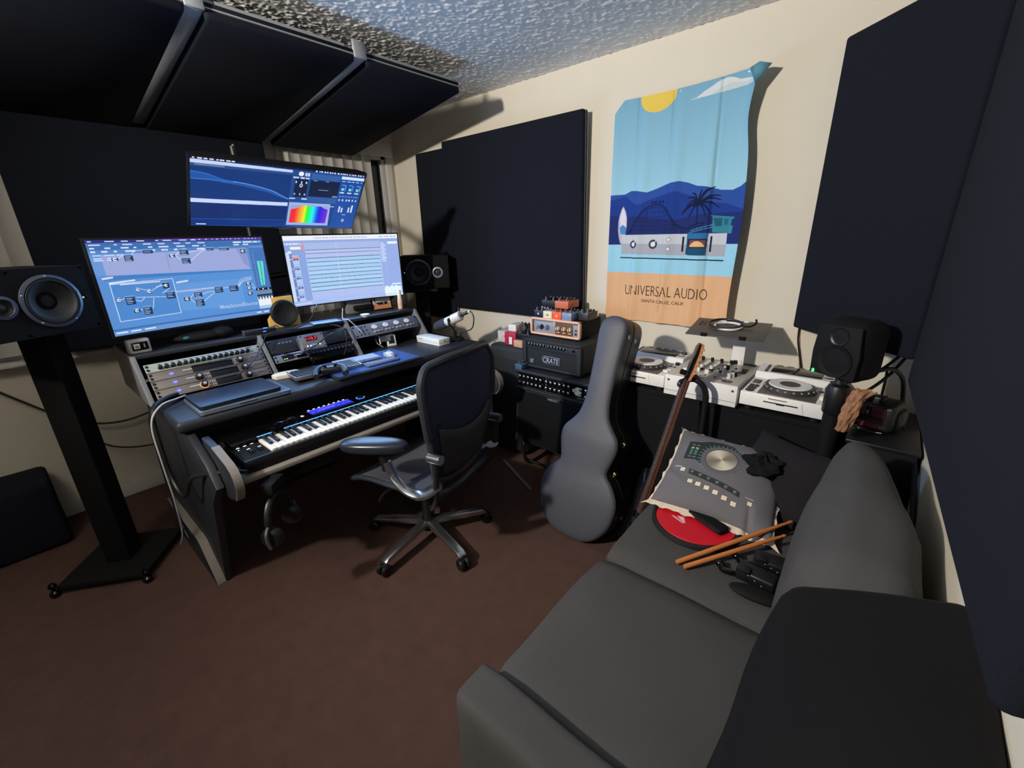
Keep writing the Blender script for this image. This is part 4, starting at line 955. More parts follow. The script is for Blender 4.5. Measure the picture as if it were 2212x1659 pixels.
# star base
b = B(); b.lathe([(.0,.06),(.036,.06),(.040,.09),(.034,.125),(.0,.125)], n=24); b.out('hub', M_dkmetal, CH)
leg0 = cas0 = None
for k in range(5):
    a = -81-101.5+72*k
    if leg0 is None:
        b = B()
        b.prism([(.025,.0),(.30,-.030),(.318,-.044),(.318,-.058),(.29,-.056),(.025,-.035)], .046, T(0,.023,.12) @ RX(90), .008); leg0 = b.out('leg', M_alu, CH); leg0.rotation_euler = (0,0,rad(a))
        b = B()
        for s_ in (-1, 1): b.lathe([(0,0),(.024,0),(.029,.005),(.029,.016),(.024,.021),(0,.021)], (.318, s_*.006, .029), (0,s_,0), 20)
        b.box((.312,0,.045), (.034,.016,.022), .004); b.cyl((.305,0,.04), (.305,0,.066), .008, n=10)
        cas0 = b.out('caster', M_black, CH); cas0.rotation_euler = (0,0,rad(a))
    else:
        for o in (leg0, cas0): c = o.copy(); COL.objects.link(c); c.parent = CH; c.rotation_euler = (0,0,rad(a))
b = B(); b.cyl((0,0,.12), (0,0,.27), .026, n=20); b.cyl((0,0,.27), (0,0,.38), .019, n=20); b.out('gas_lift', M_black, CH)
b = B(); b.box((0,-.02,.385), (.20,.26,.06), .02, seg=3); b.tube([(-.10,.05,.38),(-.20,.07,.365),(-.25,.06,.35)], .007); b.tube([(.10,.05,.38),(.20,.07,.365),(.25,.06,.35)], .007); b.out('tilt_mechanism', M_dkmetal, CH)
b = B(); b.ell((-.155,-.05,.37), (.018,.018,.018), 12); b.out('tilt_knob', M_alu, CH)
# seat: frame ring with a sagging mesh
def seat_xy(u, v):
    a = 2*PI*u
    return a
b = B()
def sfn(u, v):
    x = (u-.5)*.50; y = (v-.5)*.44
    z = .452-.018*math.cos(PI*(u-.5))*math.cos(PI*(v-.5))-(.035*max(0, v-.78)/.22 if v > .78 else 0)+.016*abs(2*u-1)**3
    k = 1-.10*max(0, .25-v)/.25
    return (x*k, y+.02, z)
b.grid(sfn, 15, 13); o = b.out('seat', M_pelli, CH)
md = o.modifiers.new('s', 'SOLIDIFY'); md.thickness = .012
b = B()
pts = [sfn(u, 0) for u in np.linspace(0,1,7)]+[sfn(1, v) for v in np.linspace(.15,1,6)]+[sfn(u, 1) for u in np.linspace(.85,0,6)]+[sfn(0, v) for v in np.linspace(.85,0,6)]
b.tube([Vector(p)+Vector((0,0,-.006)) for p in pts], .013, 8, 3); b.out('seat_frame', M_chframe, CH)
# backrest: wide at the shoulders, narrowing to the hips
def bfn(u, v):
    # v 0 bottom .. 1 top
    hw = .172+.088*math.sin(min(1, v*1.18)*PI*.5)**1.2
    if v > .86: hw -= .045*((v-.86)/.14)**2
    x = (u-.5)*2*hw
    y = -.245-.075*v-.022*math.sin(PI*v)+.055*(abs(2*u-1)**2)*(.35+.65*v)
    z = .475+.585*v-.030*abs(2*u-1)**3*(1 if v > .5 else -1)
    return (x, y, z)
b = B(); b.grid(bfn, 15, 21); o = b.out('back_mesh', M_mesh, CH); md = o.modifiers.new('s', 'SOLIDIFY'); md.thickness = .006
b = B(); lp = [bfn(u, 0) for u in np.linspace(0,1,7)]+[bfn(1, v) for v in np.linspace(.08,1,12)]+[bfn(u, 1) for u in np.linspace(.92,0,9)]+[bfn(0, v) for v in np.linspace(.92,.0,12)]
b.tube(lp, .017, 10, 3); b.out('back_frame', M_chframe, CH)
b = B()
def lum(u, v):
    p = Vector(bfn(.09+.82*u, .05+.42*v)); return (p.x, p.y-.014-.012*math.sin(PI*v)*math.sin(PI*u), p.z-(.03*math.sin(PI*u) if v > .5 else 0)*v)
b.grid(lum, 15, 7); o = b.out('lumbar_pad', mat('lumbar_rubber', (46,48,56), .7, var=.1), CH); md = o.modifiers.new('s', 'SOLIDIFY'); md.thickness = .014
# side uprights, cast arm yokes and arm pads
for s_ in (-1, 1):
    b = B(); b.tube([(s_*.185,-.20,.36),(s_*.225,-.262,.45),(s_*.238,-.285,.56),(s_*.240,-.290,.655)], .013, 10, flat=1.5); b.out('upright', M_dkmetal, CH)
    b = B(); b.cyl((s_*.240,-.325,.655), (s_*.240,-.262,.655), .021, n=18); b.out('arm_pivot', M_alu, CH, label='polished pivot cap')
    b = B(); b.tube([(s_*.215,-.282,.515),(s_*.238,-.245,.480),(s_*.252,-.195,.462),(s_*.262,-.13,.478),(s_*.270,-.075,.530),(s_*.275,-.055,.60)], lambda u: .034-.014*u, 12, flat=.55); b.out('arm_yoke', M_alu, CH, label='polished curved arm yoke')
    b = B(); b.cyl((s_*.275,-.045,.56), (s_*.278,-.03,.645), .018, n=14); b.out('arm_post', M_black, CH)
    b = B(); Ma = T(s_*.285,.000,.672) @ RZ(24 if s_ < 0 else -24)
    def pad(u, v):
        a = 2*PI*u; e = PI*(v-.5); c_, s2 = math.cos(a), math.sin(a); k = .62
        sg = lambda q, ex: math.copysign(abs(q)**ex, q)
        return (.054*sg(c_, .8)*sg(math.cos(e), k)*(1+.10*s2), .150*sg(s2, .8)*sg(math.cos(e), k), .028*sg(math.sin(e), k))
    b.grid(pad, 40, 17, Ma); bmesh.ops.remove_doubles(b.bm, verts=b.bm.verts[:], dist=.0004); b.out('arm_pad', mat('arm_pad_vinyl', (34,38,48), .30, var=.06), CH)
b = B(); b.tube([(-.225,-.25,.44),(0,-.235,.40),(.225,-.25,.44)], .016, 10); b.out('cross_bar', M_dkmetal, CH)
# ------------------------------------------------------------------ amplifiers
M_logoW = mat('silver_logo', (176,184,206), .4, .2, var=.04)
M_cream = mat('cream_enamel', (222,212,184), .45, var=.04)
M_silk = mat('knob_highlight', (200,204,210), .3, .5, var=.05)
def corner_caps(W_, D_, H_, r, m, t):
    rep('corner_cap', lambda b: b.box((0,0,0), (r, r, r), .006), m, t, [(sx*(W_/2-r/2+.001), y+(r/2-.001)*(1 if y == 0 else -1), z+(r/2-.001)*(1 if z == 0 else -1)) for sx in (-1,1) for y in (0,D_) for z in (0,H_)])
# tall black bass cabinet in the corner
cab = thing('bass_cabinet', 'tall black speaker cabinet with a rounded top edge behind the office chair', 'speaker cabinet', (-1.905, 2.13, 0))
B().box((0,.165,.411), (.32,.33,.78), .032, seg=4).out('cabinet', M_tolex, cab)
B().box((0,-.003,.385), (.26,.012,.66), .004).out('grille', M_grille, cab)
rep('rubber_foot', lambda b: b.cyl((0,0,0), (0,0,.025), .018, n=12), M_blackm, cab, [(sx*.12,y,0) for sx in (-1,1) for y in (.05,.28)])
# things on the cabinet
ZC = .802
def small_box(name, label, cat, loc, rz, d, m, bev=.002, group=None):
    t = thing(name, label, cat, loc, rz, group=group)
    B().box((0,0,d[2]/2), d, bev).out('case', m, t); return t
M_beige = mat('pale_card', (196,186,180), .6, var=.05); M_red = mat('crimson_card', (176,36,66), .45, var=.05)
t = small_box('pedal_box', 'pale carton with a white letter U at the left end of the bass cabinet', 'box', (-2.000, 2.29, ZC), 2, (.098,.15,.078), M_beige)
lettering('print', 'U', T(-.036,-.0758,.022) @ RX(90), .022, .030, M_white, t, bold=.02)
b = B(); b.box((.022,-.0754,.044), (.032,.0008,.005)); b.out('print_line', M_red, t, smooth=0)
t = small_box('pedal_box', 'crimson carton with a white label on the bass cabinet', 'box', (-1.905, 2.235, ZC), 2, (.095,.11,.085), M_red)
b = B(); b.box((.004,-.0554,.03), (.026,.0008,.05)); b.out('white_label', M_white, t, smooth=0)
t = small_box('pedal_box', 'small white carton standing on the crimson carton', 'box', (-1.92, 2.265, ZC+.086), 4, (.065,.09,.045), M_white)
t = small_box('pedal_box', 'low tan carton right of the crimson carton', 'box', (-1.812, 2.205, ZC), -2, (.075,.10,.045), mat('tan_card', (196,158,128), .6, var=.08))
def pedal(label, loc, rz, d, m, nk, mk=None, tilt=0, group='effect pedals', ns=2, icon=None):
    t = thing('effect_pedal', label, 'effect pedal', M=T(*loc) @ RZ(rz) @ RX(tilt), group=group)
    B().box((0,0,d[2]/2), d, .003).out('case', m, t)
    rep('knob', lambda b: b.lathe([(.0075,0),(.0075,.010),(.006,.013),(0,.013)], n=12), mk or M_knobk, t, [(-d[0]/2+d[0]*(i+.5)/nk, d[1]*.22, d[2]) for i in range(nk)], [('knob_cap', lambda b: b.lathe([(.0045,.0131),(.0045,.0142),(0,.0142)], n=10), M_silk)])
    if nk > 1: rep('small_knob', lambda b: b.lathe([(.0065,0),(.0065,.010),(0,.011)], n=12), mk or M_knobk, t, [(-d[0]/2+d[0]*(i+1)/nk, d[1]*.02, d[2]) for i in range(nk-1)])
    rep('footswitch', lambda b: b.lathe([(.0085,0),(.0085,.004),(.005,.005),(.005,.012),(.0065,.013),(.0065,.018),(0,.019)], n=12), M_steel, t, [((i-(ns-1)/2)*d[0]*.55, -d[1]*.36, d[2]) for i in range(ns)])
    if icon: B().prism([(-.010,-.003),(0,-.008),(.010,-.003),(0,.008)], .0008, T(0,-d[1]/2,d[2]*.5) @ RX(90)).out('emblem', icon, t, smooth=0)
    return t
pedal('black pedal with small knobs beside the white carton on the bass cabinet', (-1.79, 2.235, ZC+.046), 0, (.12,.11,.045), M_black, 4)
M_gun = mat('gunmetal', (70,74,80), .4, .5, var=.08)
pedal('grey pedal with a red knob behind the white carton', (-1.905, 2.335, ZC), 3, (.09,.09,.115), M_gun, 3, None)
# combo amp on its stand, leaning slightly
COM = T(-1.445, 2.02, .19) @ RX(-5)
co = thing('combo_amplifier', 'black combo guitar amplifier with two rows of chrome knobs on a low stand', 'amplifier', M=COM)
B().box((0,.135,.255), (.60,.27,.50), .012, seg=3).out('cabinet', M_tolex, co)
B().box((0,-.004,.190), (.55,.010,.345), .003).out('grille', mat('combo_grille_cloth', (13,15,18), .9, var=.3, ns=400, bump=.4, bs=900, spec=.2), co)
b = B(); b.box((0,-.012,.497), (.61,.03,.022), .008); b.box((0,-.010,.385), (.60,.022,.016), .006); b.out('trim_lip', M_tolex, co)
B().box((0,-.001,.442), (.565,.010,.088), .002).out('control_panel', M_blackg, co)
rep('knob', lambda b: b.lathe([(.0135,0),(.0125,.012),(.0,.013)], (0,0,0), (0,-1,0), 14), M_knobk, co, [(-.262+i*.0330+(.012 if i > 5 else 0)+(.052 if i > 11 else 0),-.006,.462-.040*r) for r in range(2) for i in range(15)], [('knob_cap', lambda b: b.lathe([(.0085,.0125),(.0085,.0155),(.006,.017),(0,.017)], (0,0,0), (0,-1,0), 12), M_alu)])
B().box((-.058,-.0065,.442), (.004,.002,.08)).out('panel_divider', M_grey, co)
b = B(); b.lathe([(.0,0),(.026,0),(.026,.002),(0,.002)], (.172,-.006,.444), (0,-1,0), 24); b.box((.150,-.007,.446), (.03,.002,.018), .0006); b.out('round_badge', M_cream, co)
B().box((.0,-.010,.352), (.105,.004,.026), .001).out('nameplate', M_dkmetal, co)
lettering('nameplate_letters', 'MESA', T(-.036,-.0124,.345) @ RX(90), .072, .014, M_grey, co, bold=.02)
corner_caps(.60, .27, .505, .034, M_blackm, co)
# low amp stand: tubular
st = thing('amp_stand', 'low black tubular stand under the combo amplifier', 'stand', (-1.445, 2.02, 0))
b = B()
for sx in (-1,1): b.tube([(sx*.22,.30,.013),(sx*.22,.10,.013),(sx*.22,.02,.06),(sx*.22,.0,.175),(sx*.22,.04,.182),(sx*.22,.24,.162),(sx*.22,.26,.06),(sx*.22,.27,.013)], .012, 10)
b.cyl((-.22,.28,.013),(.22,.28,.013),.011); b.cyl((-.22,.05,.04),(.22,.05,.04),.009); b.out('tube_frame', M_dkmetal, st)
t = thing('floor_rod', 'thin grey metal rod lying on the carpet beside the combo amplifier', 'rod', (0,0,0)); B().tube([(-1.83,2.00,.012),(-1.62,1.90,.012),(-1.45,1.82,.012)], .010, 10).out('rod', M_grey, t)
pedal('small blue pedal on the left end of the combo amplifier', (-1.715, 2.075, .693), 0, (.055,.075,.035), mat('dull_blue', (70,98,128), .45, .2, var=.06), 1, None, 0, 'effect pedals', 1)
# amp head
AH = thing('amplifier_head', 'black guitar amplifier head reading CRATE on the combo amplifier', 'amplifier', (-1.512, 2.115, .703))
AW, AD, AHh = .44, .235, .190
B().box((0,AD/2+.004,AHh/2), (AW,AD-.008,AHh), .012, seg=3).out('cabinet', M_tolex, AH)
b = B(); fr = .030
b.box((0,.0,AHh-.012), (AW,.022,.024), .008); b.box((0,.0,.009), (AW,.022,.018), .007)
for sx in (-1,1): b.box((sx*(AW/2-.015),.0,AHh/2), (.030,.022,AHh), .009)
b.out('frame', M_tolex, AH)
B().box((0,.004,.068), (AW-.058,.006,.105), .001).out('grille', M_grille, AH)
M_slatep = mat('slate_control_panel', (44,54,64), .5, .2, var=.08)
B().box((0,.003,.148), (AW-.058,.008,.046), .001).out('control_panel', M_slatep, AH)
rep('knob', lambda b: b.lathe([(.0105,0),(.0095,.014),(0,.015)], (0,0,0), (0,-1,0), 14), M_knobk, AH, [(-.165+i*.0228+(.014 if i > 5 else 0),-.001,.156) for i in range(12)], [('knob_mark', lambda b: b.prism([(-.0025,-.002),(.0025,-.002),(.0025,.011),(-.0025,.011)], .002, T(0,-.0135,0) @ RX(90) @ RZ(-35)).ring((0,-.001,0), .0115, .0012, (0,-1,0), 14, 5), M_silk)])
b = B(); b.box((.165,-.002,.150), (.020,.006,.014), .002); b.out('power_switch', M_blackg, AH)
# raised logo: rounded plate outline with letters
b = B(); b.prism([(-.060,-.012),(-.070,.0),(-.066,.018),(-.052,.026),(.070,.026),(.066,-.022),(-.048,-.022)], .0025, T(0.0,-.002,.064) @ RX(90), .0008); b.out('logo_plate', M_logoW, AH, label='silver maker plate')
b = B(); b.prism([(-.0585,-.0105),(-.0675,.0),(-.0638,.0165),(-.0515,.0240),(.0680,.0240),(.0642,-.0200),(-.0475,-.0200)], .0012, T(0.0,-.0045,.064) @ RX(90)); b.out('logo_inset', M_grille, AH, smooth=0)
lettering('logo_letters', 'CRATE', T(-.058,-.0058,.0490) @ RX(90), .120, .034, M_logoW, AH, .001, bold=.015, shear=.12)
B().box((-.150,-.001,.042), (.042,.003,.040), .001).out('badge', M_slatep, AH)
lettering('badge_letters', 'XT', T(-.163,-.0028,.031) @ RX(90), .026, .022, M_logoW, AH, bold=.03)
corner_caps(AW, AD, AHh, .026, M_dkmetal, AH)
rep('rubber_foot', lambda b: b.cyl((0,0,-.006),(0,0,.004),.012,n=12), M_blackm, AH, [(sx*.17,y,0) for sx in (-1,1) for y in (.03,.2)])
# reactive load box with a pale wooden frame front
OX = thing('load_box', 'black studio box with pale wood front frame and brown panel on the amplifier head', 'amplifier', (-1.542, 2.20, .898))
OW, OH = .368, .104
B().box((0,.125,OH/2+.008), (OW,.24,OH), .006).out('cabinet', M_blackm, OX)
M_maple = mat('pale_maple', (232,186,156), .5, var=.08, ns=30, stretch=(1,1,6))
b = B(); fw = .013; z0 = .006
b.box((0,-.002,z0+fw/2), (OW+.008,.024,fw), .004); b.box((0,-.002,z0+OH+.004-fw/2), (OW+.008,.024,fw), .004)
for sx in (-1,1): b.box((sx*(OW/2+.004-fw/2),-.002,z0+OH/2+.002), (fw,.024,OH+.004), .004)
b.out('wood_frame', M_maple, OX)
M_oxs = mat('pale_steel_panel', (156,160,172), .45, .3, var=.05); M_brown = mat('brown_panel', (104,62,40), .5, var=.06)
B().box((-.085,.004,.06), (.170,.004,.082), .001).out('silver_panel', M_oxs, OX); B().box((.064,.003,.06), (.128,.006,.082), .001).out('brown_panel', M_brown, OX); B().box((.152,.004,.06), (.046,.004,.082), .001).out('silver_panel', M_oxs, OX)
b = B()
for x, w_ in [(-.150+.0155*i, .005) for i in range(9)]: b.box((x,.0012,.094), (w_,.001,.010))
for i in range(3): b.box((.140+.0115*i,.0012,.094), (.005,.001,.010))
b.out('vent_slots', M_black, OX, smooth=0, kind='stuff')
for x, m, r in ((-.105,M_dkmetal,.016),(-.062,M_slate,.016),(-.142,M_oxs,.014)):
    b = B(); b.lathe([(r,0),(r*.8,.010),(0,.011)], (x,.0015,.056), (0,-1,0), 18); b.box((x,-.0105,.052), (.006,.006,.024), .001); b.out('knob', m, OX)
for x in (.022,.066,.108):
    b = B(); b.lathe([(.014,0),(.011,.012),(0,.013)], (x,-.0005,.058), (0,-1,0), 18); b.out('knob', M_cream, OX)
    B().box((x,-.0145,.058), (.004,.003,.022)).out('knob_mark', M_brown, OX, smooth=0)
    b = B(); b.box((x,-.0008,.034), (.022,.001,.004)); b.out('legend', M_white, OX, smooth=0)
b = B(); b.box((.152,.0005,.058), (.010,.006,.010), .002); b.lathe([(.006,0),(.006,.006),(0,.007)], (.152,.001,.036), (0,-1,0), 14); b.out('switch', M_dkmetal, OX)
rep('rubber_foot', lambda b: b.cyl((0,0,-.004),(0,0,.01),.012,n=12), M_blackm, OX, [(sx*.15,y,0) for sx in (-1,1) for y in (.03,.22)])
# two rows of pedals on top
ZP = 1.0105
pedal('navy pedal at the left end of the lower pedal row', (-1.690, 2.275, ZP), 0, (.070,.11,.043), mat('navy_enamel', (28,32,52), .4, var=.06), 3, M_silk, icon=M_logoW)
pedal('cream pedal in the lower pedal row', (-1.607, 2.265, ZP), 0, (.068,.12,.045), M_cream, 3, icon=M_grey)
pedal('bright orange pedal in the lower pedal row', (-1.536, 2.265, ZP), 0, (.068,.12,.045), mat('orange_enamel', (240,90,40), .4, var=.05), 3, icon=M_maple)
pedal('pale blue-grey pedal in the lower pedal row', (-1.460, 2.265, ZP), 0, (.070,.13,.047), mat('pale_blue_enamel', (128,148,178), .4, .2, var=.05), 3, icon=M_oxs)
pedal('dark grey pedal at the right end of the lower pedal row', (-1.382, 2.325, ZP), 0, (.066,.12,.046), M_gun, 3)
pedal('black pedal stacked on the upper left of the pedal pile', (-1.640, 2.32, ZP+.047+.014), 0, (.105,.12,.044), M_black, 4)
pedal('rust-orange pedal stacked on top of the pedal pile', (-1.533, 2.315, ZP+.047+.014), 0, (.100,.125,.046), mat('rust_enamel', (200,104,72), .45, var=.05), 4)
b = None
# ------------------------------------------------------------------ guitar case leaning back
PS, LE = 0, 18
GC = thing('guitar_case', 'dark grey hard guitar case leaning upright in the middle of the room', 'guitar case', M=T(-1.035, 1.585, .014) @ RZ(PS) @ RX(-LE) @ RY(1.6))
half = [(0,0),(.085,.008),(.155,.050),(.205,.125),(.224,.21),(.216,.275),(.182,.335),(.146,.372),(.138,.400),(.150,.45),(.164,.51),(.155,.565),(.118,.61),(.086,.66),(.070,.74),(.068,.86),(.072,1.0),(.076,1.09),(.064,1.14),(.032,1.163),(0,1.168)]
def loop(half, off=0):
    P = [(q.x, q.y) for q in smoothpts([(x, z, 0) for x, z in half], 4)]
    L_ = P+[(-x, z) for x, z in reversed(P[1:-1])]
    return L_
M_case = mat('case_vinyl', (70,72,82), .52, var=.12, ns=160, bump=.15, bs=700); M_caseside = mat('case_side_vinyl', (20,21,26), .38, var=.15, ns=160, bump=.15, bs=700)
lp = loop(half); TH = .20
def inset(L_, d):
    n = len(L_); out = []
    for i in range(n):
        a = Vector(L_[i-1]); c = Vector(L_[(i+1) % n]); t_ = (c-a).normalized(); out.append((L_[i][0]-t_.y*d, L_[i][1]+t_.x*d))
    return out
def case_shell():
    # lid face with an arched, rolled edge
    b = B(); bm = b.bm
    rings = []
    for d, y in ((0,.014),(.004,.005),(.012,.0),(.024,-.003),(.045,-.008)):
        rings.append([bm.verts.new((x, y, z)) for x, z in inset(lp, d)])
    n = len(lp)
    for r0, r1 in zip(rings, rings[1:]):
        for i in range(n): bm.faces.new((r0[i], r0[(i+1) % n], r1[(i+1) % n], r1[i]))
    # crown: fill by strips between mirrored points
    last = rings[-1]; h = n//2
    for i in range(h):
        a, b_ = last[i], last[i+1]; c, d = last[(n-i-1) % n], last[(n-i) % n]
        vs = [a, b_, c, d]; u = []
        for v in vs:
            if v not in u: u.append(v)
        if len(u) > 2:
            try: bm.faces.new(u)
            except ValueError: pass
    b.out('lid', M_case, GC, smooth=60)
    b = B(); bm = b.bm
    rr = []
    for y, d in ((.0135,.0005),(.020,-.001),(.085,-.001),(.088,.003),(.093,.003),(.096,-.001),(TH-.012,-.001),(TH-.004,.003),(TH,.012)):
        rr.append([bm.verts.new((x, y, z)) for x, z in inset(lp, d)])
    for r0, r1 in zip(rr, rr[1:]):
        for i in range(n): bm.faces.new((r0[i], r1[i], r1[(i+1) % n], r0[(i+1) % n]))
    bm.faces.new(rr[-1])
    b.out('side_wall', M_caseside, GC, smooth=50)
case_shell()
rep('latch', lambda b: b.box((.002,.088,0), (.012,.044,.026), .002).box((.009,.080,0), (.006,.018,.016), .002), mat('brass_latch', (190,170,120), .25, .9, var=.08), GC, [(.160,0,.545),(.148,0,.385)])
rep('case_stud', lambda b: b.lathe([(.012,0),(.011,.003),(.0,.004)], (0,0,0), (1,0,0), 14), M_steel, GC, [(x-.001,y,z) for x, z, y in ((.222,.19,.045),(.221,.17,.125),(.0775,1.075,.040),(.0765,1.065,.125))])
# ------------------------------------------------------------------ electric guitar on a stand
G0 = Vector((-.662, 1.585, .28)); G1 = Vector((-.6055, 1.975, 1.022)); ax = (G1-G0).normalized()
fwd = Vector((-.74,-.67,.0)); fwd = (fwd-ax*fwd.dot(ax)).normalized(); side = ax.cross(fwd).normalized()   # y-axis: depth (away from the strings)
Mg = Matrix(((side.x,-fwd.x,ax.x,G0.x),(side.y,-fwd.y,ax.y,G0.y),(side.z,-fwd.z,ax.z,G0.z),(0,0,0,1)))
if Mg.to_3x3().determinant() < 0: Mg = Matrix(((-side.x,-fwd.x,ax.x,G0.x),(-side.y,-fwd.y,ax.y,G0.y),(-side.z,-fwd.z,ax.z,G0.z),(0,0,0,1)))
GT = thing('electric_guitar', 'dark electric guitar with a rosewood neck standing between the case and the sofa', 'guitar', M=Mg)
M_gbody = mat('guitar_black_lacquer', (16,16,18), .12, var=.1); M_rose = mat('rosewood', (72,42,36), .5, var=.2, ns=60, stretch=(1,1,.2)); M_mapn = mat('maple_neck', (206,138,92), .4, var=.1, ns=50, stretch=(1,1,.2))
body = [(0,-.20),(.09,-.205),(.155,-.165),(.168,-.10),(.140,-.03),(.118,.03),(.128,.09),(.150,.14),(.145,.185),(.105,.20),(.07,.16),(.045,.12),(-.045,.12),(-.075,.17),(-.115,.235),(-.150,.215),(-.158,.14),(-.128,.06),(-.120,.01),(-.145,-.05),(-.170,-.12),(-.150,-.18),(-.08,-.205)]
bp = [(q.x, q.y) for q in smoothpts([(x, z, 0) for x, z in body+body[:1]], 3)][:-1]
B().prism(bp, .042, T(0,.045,0) @ RX(90), .008, 3).out('body', M_gbody, GT)
B().prism([(x*.55, z*.8) for x, z in bp], .002, T(0,.0025,-.02) @ RX(90)).out('pickguard', M_blackm, GT)
TLn = (G1-G0).length
b = B(); b.prism([(-.027,.02),(.027,.02),(.0215,TLn-.165),(-.0215,TLn-.165)], .006, T(0,.0,0) @ RX(90), .001); b.out('fretboard', M_rose, GT)
n0, n1 = .06, TLn-.165
rep('fret', lambda b: b.box((0,0,0), (.044,.0016,.0022)), M_steel, GT, [(0,-.0066,z) for z in (n1-(n1+.06)*(1-2**(-i/12))*1.02 for i in range(1,21)) if z > .03], smooth=0)
b = B()
for i in range(6): b.cyl((-.018+.0072*i,-.009,-.08), (-.015+.006*i,-.009,n1), .0006, n=5)
b.out('strings', mat('bronze_strings', (70,62,56), .5, .3, var=.05), GT, kind='stuff')
b = B(); b.grid(lambda u, v: (.0265*(1-.2*v)*math.cos(PI*u)*1.0, .001+.021*math.sin(PI*u), .05+(TLn-.20)*v), 9, 8); b.out('neck', mat('dark_maple_neck', (142,92,70), .4, var=.1, ns=50, stretch=(1,1,.2)), GT)
B().prism([(-.02,.10),(.03,.10),(.032,.0),(-.024,.0)], .02, T(0,.024,0) @ RX(90), .004).out('neck_heel', M_mapn, GT)
hs_ = [(-.0215,0),(.0215,0),(.030,.02),(.040,.05),(.046,.12),(.040,.165),(.010,.178),(-.012,.165),(-.022,.12),(-.026,.04)]
B().prism(hs_, .004, T(0,.003,n1) @ RX(90), .0008).out('headstock_face', M_gbody, GT); B().prism(hs_, .013, T(0,.0165,n1) @ RX(90), .001).out('headstock', M_mapn, GT)
rep('tuner', lambda b: b.cyl((.024,0,0), (.046,0,0), .003, n=8).ell((.049,0,0), (.005,.004,.006), 10), M_mapn, GT, [(.003*i,.010,n1+.03+.022*i) for i in range(6)])
for z in (-.03,.03):
    B().box((0,-.004,z), (.078,.012,.03), .003).out('pickup', M_blackg, GT)
B().box((0,-.004,-.085), (.075,.012,.028), .002).out('bridge', M_steel, GT)
gs = thing('guitar_stand', 'black guitar stand with a curved neck hook holding the dark guitar', 'guitar stand', (-.535, 1.955, 0))
b = B(); b.cyl((0,0,.02),(0,.0,.76),.013,n=14); b.tube([(0,0,.74),(.0,-.004,.80),(-.012,-.012,.845),(-.040,-.020,.872),(-.062,-.022,.876)], .0135, 10); b.out('post', M_black, gs)
b = B(); b.tube([(-.050,.015,.868),(-.062,-.022,.874),(-.075,-.055,.880)], .012, 10); b.tube([(-.050,.015,.868),(-.085,.020,.880),(-.125,.000,.896)], .0125, 10); b.tube([(-.075,-.055,.880),(-.10,-.07,.866)], .0115, 10); b.out('neck_hook', M_blackm, gs)
b = B(); b.ell((-.100,-.070,.858), (.012,.012,.016), 10); b.out('hook_latch', M_gun, gs)
for a in (200,320,80): B().cyl((0,0,.17),(.20*math.cos(rad(a)) if a != 320 else .10,.10*math.sin(rad(a)),.012),.009,n=10).out('leg', M_black, gs)
b = B(); b.tube([(0,0,.22),(-.06,-.18,.20),(-.10,-.28,.19),(-.12,-.33,.22)], .009); b.tube([(0,0,.22),(-.16,-.14,.20),(-.20,-.20,.22)], .009); b.out('cradle', M_black, gs)
# ------------------------------------------------------------------ DJ table
TZ = .742
M_cloth = mat('black_table_cloth', (17,19,24), .85, var=.15, ns=200, bump=.2, bs=900, spec=.2)
dj = thing('dj_table', 'black cloth-covered table under the white turntable decks', 'table', (-.585, 2.05, 0))
B().box((0,.215,TZ-.015), (1.10,.43,.03), .006).out('tabletop', M_cloth, dj)
b = B()
def skirt(u, v):
    x = (u-.5)*1.09; return (x, .004-.010*math.sin(u*38)*(1-v)*.8-.006*math.sin(u*17+1)*(1-v), .02+(TZ-.03)*v)
b.grid(skirt, 90, 8); b.grid(lambda u, v: (-.547, .01+u*.41, .02+(TZ-.03)*v), 6, 4); b.grid(lambda u, v: (.547, .01+u*.41, .02+(TZ-.03)*v), 6, 4); b.out('cloth_skirt', M_cloth, dj)
rep('leg', lambda b: b.cyl((0,0,0),(0,0,TZ-.03),.014,n=10), M_black, dj, [(sx*.51,y,0) for sx in (-1,1) for y in (.05,.38)])
M_djw = mat('white_deck_enamel', (238,238,238), .35, var=.03); M_djg = mat('deck_grey_plate', (112,104,100), .4, .35, var=.06); M_djd = mat('deck_dark_grey', (60,58,58), .45, var=.08)
M_djtop = mat('mixer_silver_face', (204,200,194), .4, .15, var=.05)
